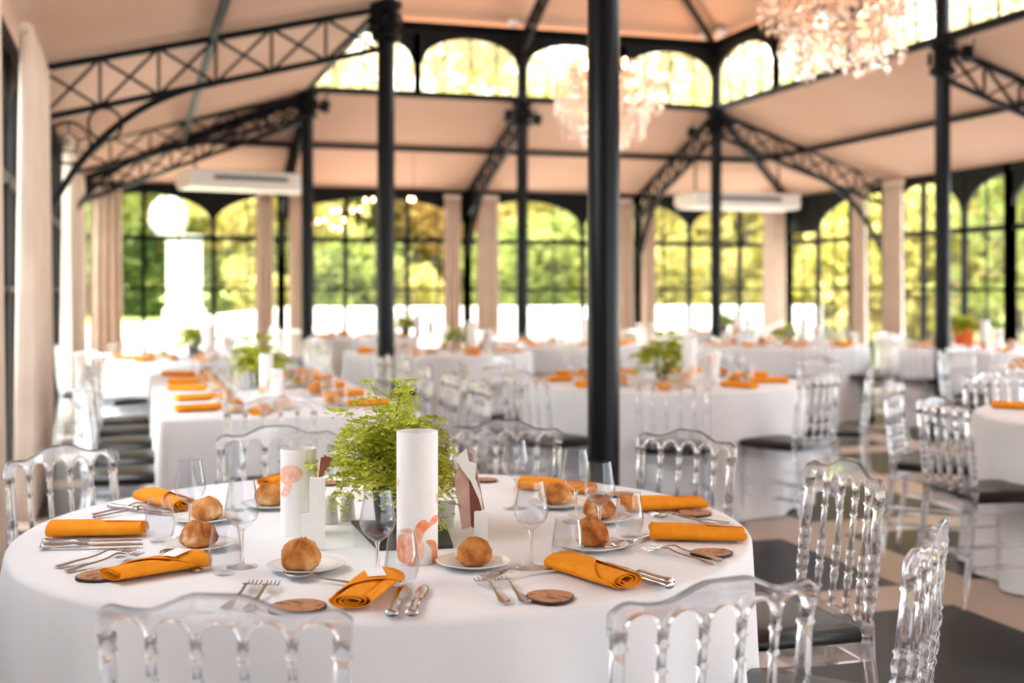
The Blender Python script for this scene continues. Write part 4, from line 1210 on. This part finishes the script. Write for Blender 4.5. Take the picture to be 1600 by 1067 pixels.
def round_table(px, Z, R, n, a0, where, seed, plant=None, plabel=None, skip=(), near=False, cyl=True, chair_r=.36, pa=None):
    u, v = pxat(px, Z)
    clothed(cloth_mesh(R, seed, 15, .05, 120), u, v, 'white floor-length tablecloth of ' + where)
    for k in range(n):
        a = a0 + 2 * PI * k / n
        if k not in skip: put_chair(u + (R + chair_r) * cos(a), v + (R + chair_r) * sin(a), a + PI + rnd(-.12, .12), 'black-cushioned clear chair at ' + where, 'chairs, ' + where, near)
        setting(u + R * cos(a), v + R * sin(a), a + PI, 0, 0, where)
    pu, pv = (u, v) if pa is None else pxat(*pa)
    if plant: plant.put((pu, pv, TZ + .001), rnd(0, 6), plabel, 'plant')
    if cyl:
        c, s = CP, -SP
        PC1.put((pu + .17 * CP - .05, pv - .17 * SP - .12, TZ + .001), RN, 'tall white paper cylinder on ' + where, 'table lamp')
        PC2.put((pu + .30 * CP, pv - .30 * SP - .06, TZ + .001), RN + .4, 'short white paper cylinder on ' + where, 'table lamp')
ANG = -PHI
round_table(309, 10.57, .75, 7, .3, 'the small table in the curtained corner', 21, FF, 'green fern on the small table in the curtained corner', pa=(302, 10.8))
round_table(685, 11.75, .9, 8, .25, 'the table past the fern-side column', 22, FP, 'small fern on the table past the fern-side column', pa=(712, 12.0))
round_table(1035, 8.0, .9, 9, .15, 'the table past the thickest column', 23, FF, 'dark green fern on the table past the thickest column', near=True, pa=(1035, 8.1))
round_table(1222, 13.2, .9, 8, .5, 'the table with the pink plant pot', 24, FP, 'fern in a pink pot between back-corner curtain and clear chairs', pa=(1228, 13.2))
round_table(1545, 12.5, .9, 8, .3, 'the table with the orange plant pot', 25, FO, 'fern in a bright orange pot beside the dark column', pa=(1506, 12.3), cyl=True)
round_table(1745, 9.4, .9, 8, .4, 'the half-seen aisle table', 26, None, skip=(7,), cyl=False)
round_table(1842, 5.75, .9, 8, .0, 'the cropped table by the checker aisle', 27, None, near=True, cyl=False, skip=())
round_table(1124, 17.05, .72, 7, .2, 'the table beneath the far air conditioner', 28, FF, 'fern on the table beneath the far air conditioner', pa=(1131, 16.9))
round_table(890, 13.5, .85, 8, .6, 'the plantless table behind the thickest column', 29, None)
round_table(565, 15.6, .72, 7, .1, 'the table under the string lights', 30, FF, 'fern on the table under the string lights', pa=(634, 15.5), cyl=True)
# long table set along the curtains
LU0, LU1, LV0, LV1 = .12, 1.34, 5.78, 9.05
WH = 'the long table near the curtains'
clothed(rect_cloth(LU1 - LU0, LV1 - LV0, 3), (LU0 + LU1) / 2, (LV0 + LV1) / 2, 'white tablecloth of ' + WH)
for k in range(5):
    v = LV0 + .38 + k * .63
    put_chair(LU0 - .32, v, 0 + rnd(-.05, .05), 'clear chair with black seat on the curtain side of the long table', 'chairs along the curtain side of the long table')
    setting(LU0, v, 0, 0, 0, WH)
    put_chair(LU1 + .36, v, PI + rnd(-.05, .05), 'clear chair on the column side of the long table', 'chairs along the column side of the long table')
    setting(LU1, v, PI, 0, 0, WH)
put_chair((LU0 + LU1) / 2 - .15, LV0 - .32, PI / 2 + .04, 'clear chair drawn up to the short end of the long table')
setting((LU0 + LU1) / 2 - .12, LV0, PI / 2, 0, 0, WH)
u, v = pxat(402, 7.35); FF.put((u, v, TZ + .001), 1.0, 'yellow-green fern on the long table near the curtains', 'plant', scale=1.0)
u, v = pxat(416, 6.95); PC1.put((u, v, TZ + .001), RN, 'tall white paper cylinder before the fern of the long table', 'table lamp', scale=.8)
u, v = pxat(433, 6.85); PC2.put((u, v, TZ + .001), RN, 'short white paper cylinder before the fern of the long table', 'table lamp', scale=.75)

# warm bulbs on an added wire, imitating chandelier reflections over the glass door
r = tag(empty('reflection_bulbs'), 'warm string of small bulbs before the glass door windows', 'string lights')
pts = []
for px, py in ((488, 352), (497, 346), (508, 343), (519, 355), (531, 357), (537, 344), (520, 330), (529, 329), (551, 329), (563, 327), (571, 313), (583, 312), (640, 311), (646, 312)):
    u, v = pxat(px, 16.2); pts.append((u, v, CAMZ + (HOR - py) * 16.2 / F))
MB().tube([(p[0], p[1], p[2] + .03) for p in pts], .003, 4).build('wire', 'iron', r)
for p in (pts[0], pts[-1]): MB().bar(p, (p[0], p[1], EB + (SILL - EB) * (VB - p[1]) / (VB - VC[2]) + .01), .006, .006).build('hanging_wire', 'iron', r)
for p in pts: MB().lathe([(.001, -.028), (.014, -.018), (.017, 0), (.012, .02), (.006, .03)], 8, p, False).build('bulb', 'bulb', r, True)

# ------------------------------------------------------------------ the garden outside
g = MB().box((3, 40, -.16), (120, 46, .1)).box((-30, 5, -.16), (40, 30, .1)).box((32, 5, -.16), (38, 30, .1)).build('terrace_ground', 'gravel'); structure(g)
g = MB(); g.add([(-24, 20.6, -.1), (30, 20.6, -.1), (30, 23, .55), (-24, 22.2, .75), (30, 60, 1.6), (-24, 60, 2.0)], [(0, 1, 2, 3), (3, 2, 4, 5)])
structure(g.build('lawn', 'lawn'))
w = MB().box((7.2, 20.15, .45), (9.9, .45, 1.2)).build('garden_wall', 'stone'); tag(w, 'low pale stone wall running across the garden behind the windows', 'wall')
w = MB(); w.prism([(-8.5, -.1), (2.2, -.1), (2.2, 1.03), (-.2, .78), (-8.5, .3)], 19.95, 20.35, ((0, 0, 0), (1, 0, 0), (0, 0, 1), (0, 1, 0)))
w = w.build('garden_wall', 'stone'); fixn(w.data); tag(w, 'sloping end of the pale stone wall before the lawn and white pillar', 'wall')
def gp(px, Z): return pxat(px, Z)
u, v = gp(288, 24); r = tag(empty('garden_pillar', (u, v, 0)), 'white garden pillar standing on the lawn outside the corner window', 'pillar')
MB().lathe([(.40, .7), (.40, .95), (.33, 1.0), (.33, 2.25), (.38, 2.3), (.38, 2.4)], 20).build('shaft', 'garden_white', r, 40)
u, v = gp(264, 26); r = tag(empty('globe_lamp', (u, v, 0)), 'round white garden globe above the white pillar', 'garden lamp')
MB().lathe([(.05, .8), (.05, 2.4)], 10).build('post', 'iron', r)
MB().lathe([(.02, 2.36), (.30, 2.5), (.42, 2.8), (.36, 3.12), (.18, 3.3), (.01, 3.34)], 20).build('globe', 'garden_white', r, True)

def crown_mesh(seed, n, leaf, rx, rz, m):
    rr = random.Random(seed); mb = MB()
    lobes = [(Vector((rr.uniform(-.6, .6) * rx, rr.uniform(-.6, .6) * rx, rr.uniform(-.6, .65) * rz)), rr.uniform(.35, .6)) for _ in range(11)]
    for i in range(n):
        c, s = rr.choice(lobes)
        d = Vector((rr.gauss(0, 1), rr.gauss(0, 1), rr.gauss(0, 1))).normalized() * (rr.random() ** .4)
        p = c + Vector((d[0] * rx * s, d[1] * rx * s, d[2] * rz * s))
        a = Vector((rr.gauss(0, 1), rr.gauss(0, 1), rr.gauss(0, .6))).normalized(); b = a.cross(Vector((rr.gauss(0, 1), rr.gauss(0, 1), rr.gauss(0, 1)))).normalized()
        q = leaf * rr.uniform(.6, 1.3)
        mb.add([p - a * q * .6, p + b * q * .35, p + a * q * .6, p - b * q * .35], [(0, 1, 2, 3)])
    return mb.mesh('crown', m)
def trunk_mesh(h, r):
    return MB().tube([(0, 0, 0), (.04, .02, h * .4), (-.03, .05, h * .75), (.02, 0, h)], [r, r * .8, r * .6, r * .3], 8).mesh('trunk', 'bark', True)
KINDS = {}
for nm, m in (('pale', 'leaf_hazy'), ('yellow', 'leaf_yellow'), ('green', 'leaf_green'), ('dark', 'leaf_dark'), ('russet', 'leaf_russet')):
    KINDS[nm] = [crown_mesh(hash(nm) % 7 + 3 * k if False else len(nm) * 5 + k, 2600 if nm != 'pale' else 640, .26, 2.2, 2.2, m) for k in range(2)]
TRUNK = trunk_mesh(3.4, .16)
def tree(u, v, kind, s, base, label, group, hz=1.0):
    r = tag(empty('garden_tree', (u, v, 0), rnd(0, 6)), label, 'tree', group)
    t = link('trunk', TRUNK, r); t.scale = (s, s, (base + 1.6 * s) / 3.4)
    c = link('crown', KINDS[kind][random.randrange(2)], r); c.location = (0, 0, base + 1.9 * s * hz); c.scale = (s, s, s * hz)
def bush(u, v, kind, s, label, group, z0=0):
    r = tag(empty('garden_bush', (u, v, z0), rnd(0, 6)), label, 'bush', group)
    c = link('foliage', KINDS[kind][random.randrange(2)], r); c.location = (0, 0, 1.6 * s); c.scale = (s, s, s * .85)
    t = link('stem', TRUNK, r); t.scale = (s * .5, s * .5, s * .45)
random.seed(12)
GT = {'pale': 'tall thin-leaved pale', 'yellow': 'yellow-green', 'green': 'fresh green', 'dark': 'dark green', 'russet': 'reddish'}
for i, (px, Z, k, s, b) in enumerate(((150, 27, 'green', 1.1, 1.2), (215, 31, 'green', 1.3, 1.4), (330, 30, 'russet', .9, 1.6), (385, 27, 'yellow', 1.1, 1.0), (470, 31, 'yellow', 1.2, 1.3), (535, 29, 'green', 1.0, 1.2),
                          (600, 33, 'yellow', 1.3, 1.4), (655, 29, 'russet', .85, 2.2), (690, 31, 'yellow', 1.0, 1.2), (760, 33, 'green', 1.3, 1.4), (820, 29, 'yellow', 1.15, 1.2), (890, 32, 'yellow', 1.2, 1.3),
                          (960, 30, 'green', 1.1, 1.2), (1030, 28, 'yellow', 1.1, 1.0), (1100, 31, 'yellow', 1.25, 1.3), (1170, 28, 'yellow', 1.1, 1.2), (1260, 30, 'green', 1.2, 1.2), (1330, 27, 'yellow', 1.2, 1.0))):
    u, v = gp(px, Z); tree(u, v, k, s, b, '%s leafy tree in the garden beyond the back windows' % GT[k], GT[k] + ' trees beyond the back windows')
for i, (px, Z, k, s) in enumerate(((172, 25.5, 'dark', .6), (372, 26, 'green', .5), (425, 25, 'yellow', .55), (500, 25, 'green', .6), (560, 25.5, 'green', .55), (640, 26, 'yellow', .5), (800, 24, 'green', .62), (865, 24, 'green', .66), (930, 24.5, 'yellow', .6), (1010, 25, 'yellow', .55), (1080, 26, 'yellow', .55), (1150, 26, 'yellow', .5), (1230, 25, 'yellow', .55), (1300, 24, 'yellow', .6))):
    u, v = gp(px, Z); bush(u, v, k, s, '%s bush in the garden below the trees' % GT[k], GT[k] + ' bushes below the garden trees', .55)
for i, (px, Z, k, s) in enumerate(((1395, 26, 'yellow', 1.1), (1450, 23, 'yellow', 1.0), (1520, 25.5, 'yellow', 1.15), (1590, 21.5, 'yellow', 1.0), (1680, 20, 'green', 1.1))):
    u, v = gp(px, Z); tree(u, v, k, s, .7, '%s tree in the garden past the side windows with orange-potted fern' % GT[k], GT[k] + ' trees past the side windows')
for i, (u, v, k, s) in enumerate(((-6.5, 9, 'green', 1.0), (-6.0, 13.5, 'yellow', 1.1), (-7, 18, 'green', 1.2))):
    tree(u, v, k, s, 1.4, '%s tree outside the curtained windows' % GT[k], GT[k] + ' trees outside the curtained windows')

for i, (px, Z, sc) in enumerate(((470, 38, 1.7), (560, 41, 1.8), (650, 37, 1.5), (740, 40, 1.7), (830, 38, 1.5), (900, 42, 1.8), (990, 38, 1.6), (1070, 41, 1.5), (1150, 38, 1.6), (1240, 37, 1.6), (1330, 36, 1.5), (1430, 34, 1.5), (1530, 32, 1.4), (1620, 30, 1.4))):
    u, v = gp(px, Z); tree(u, v, 'pale', sc, rnd(2.6, 4.2), 'tall thin-leaved pale tree rising above the garden, seen through the lantern windows', 'tall pale trees behind the lantern windows')
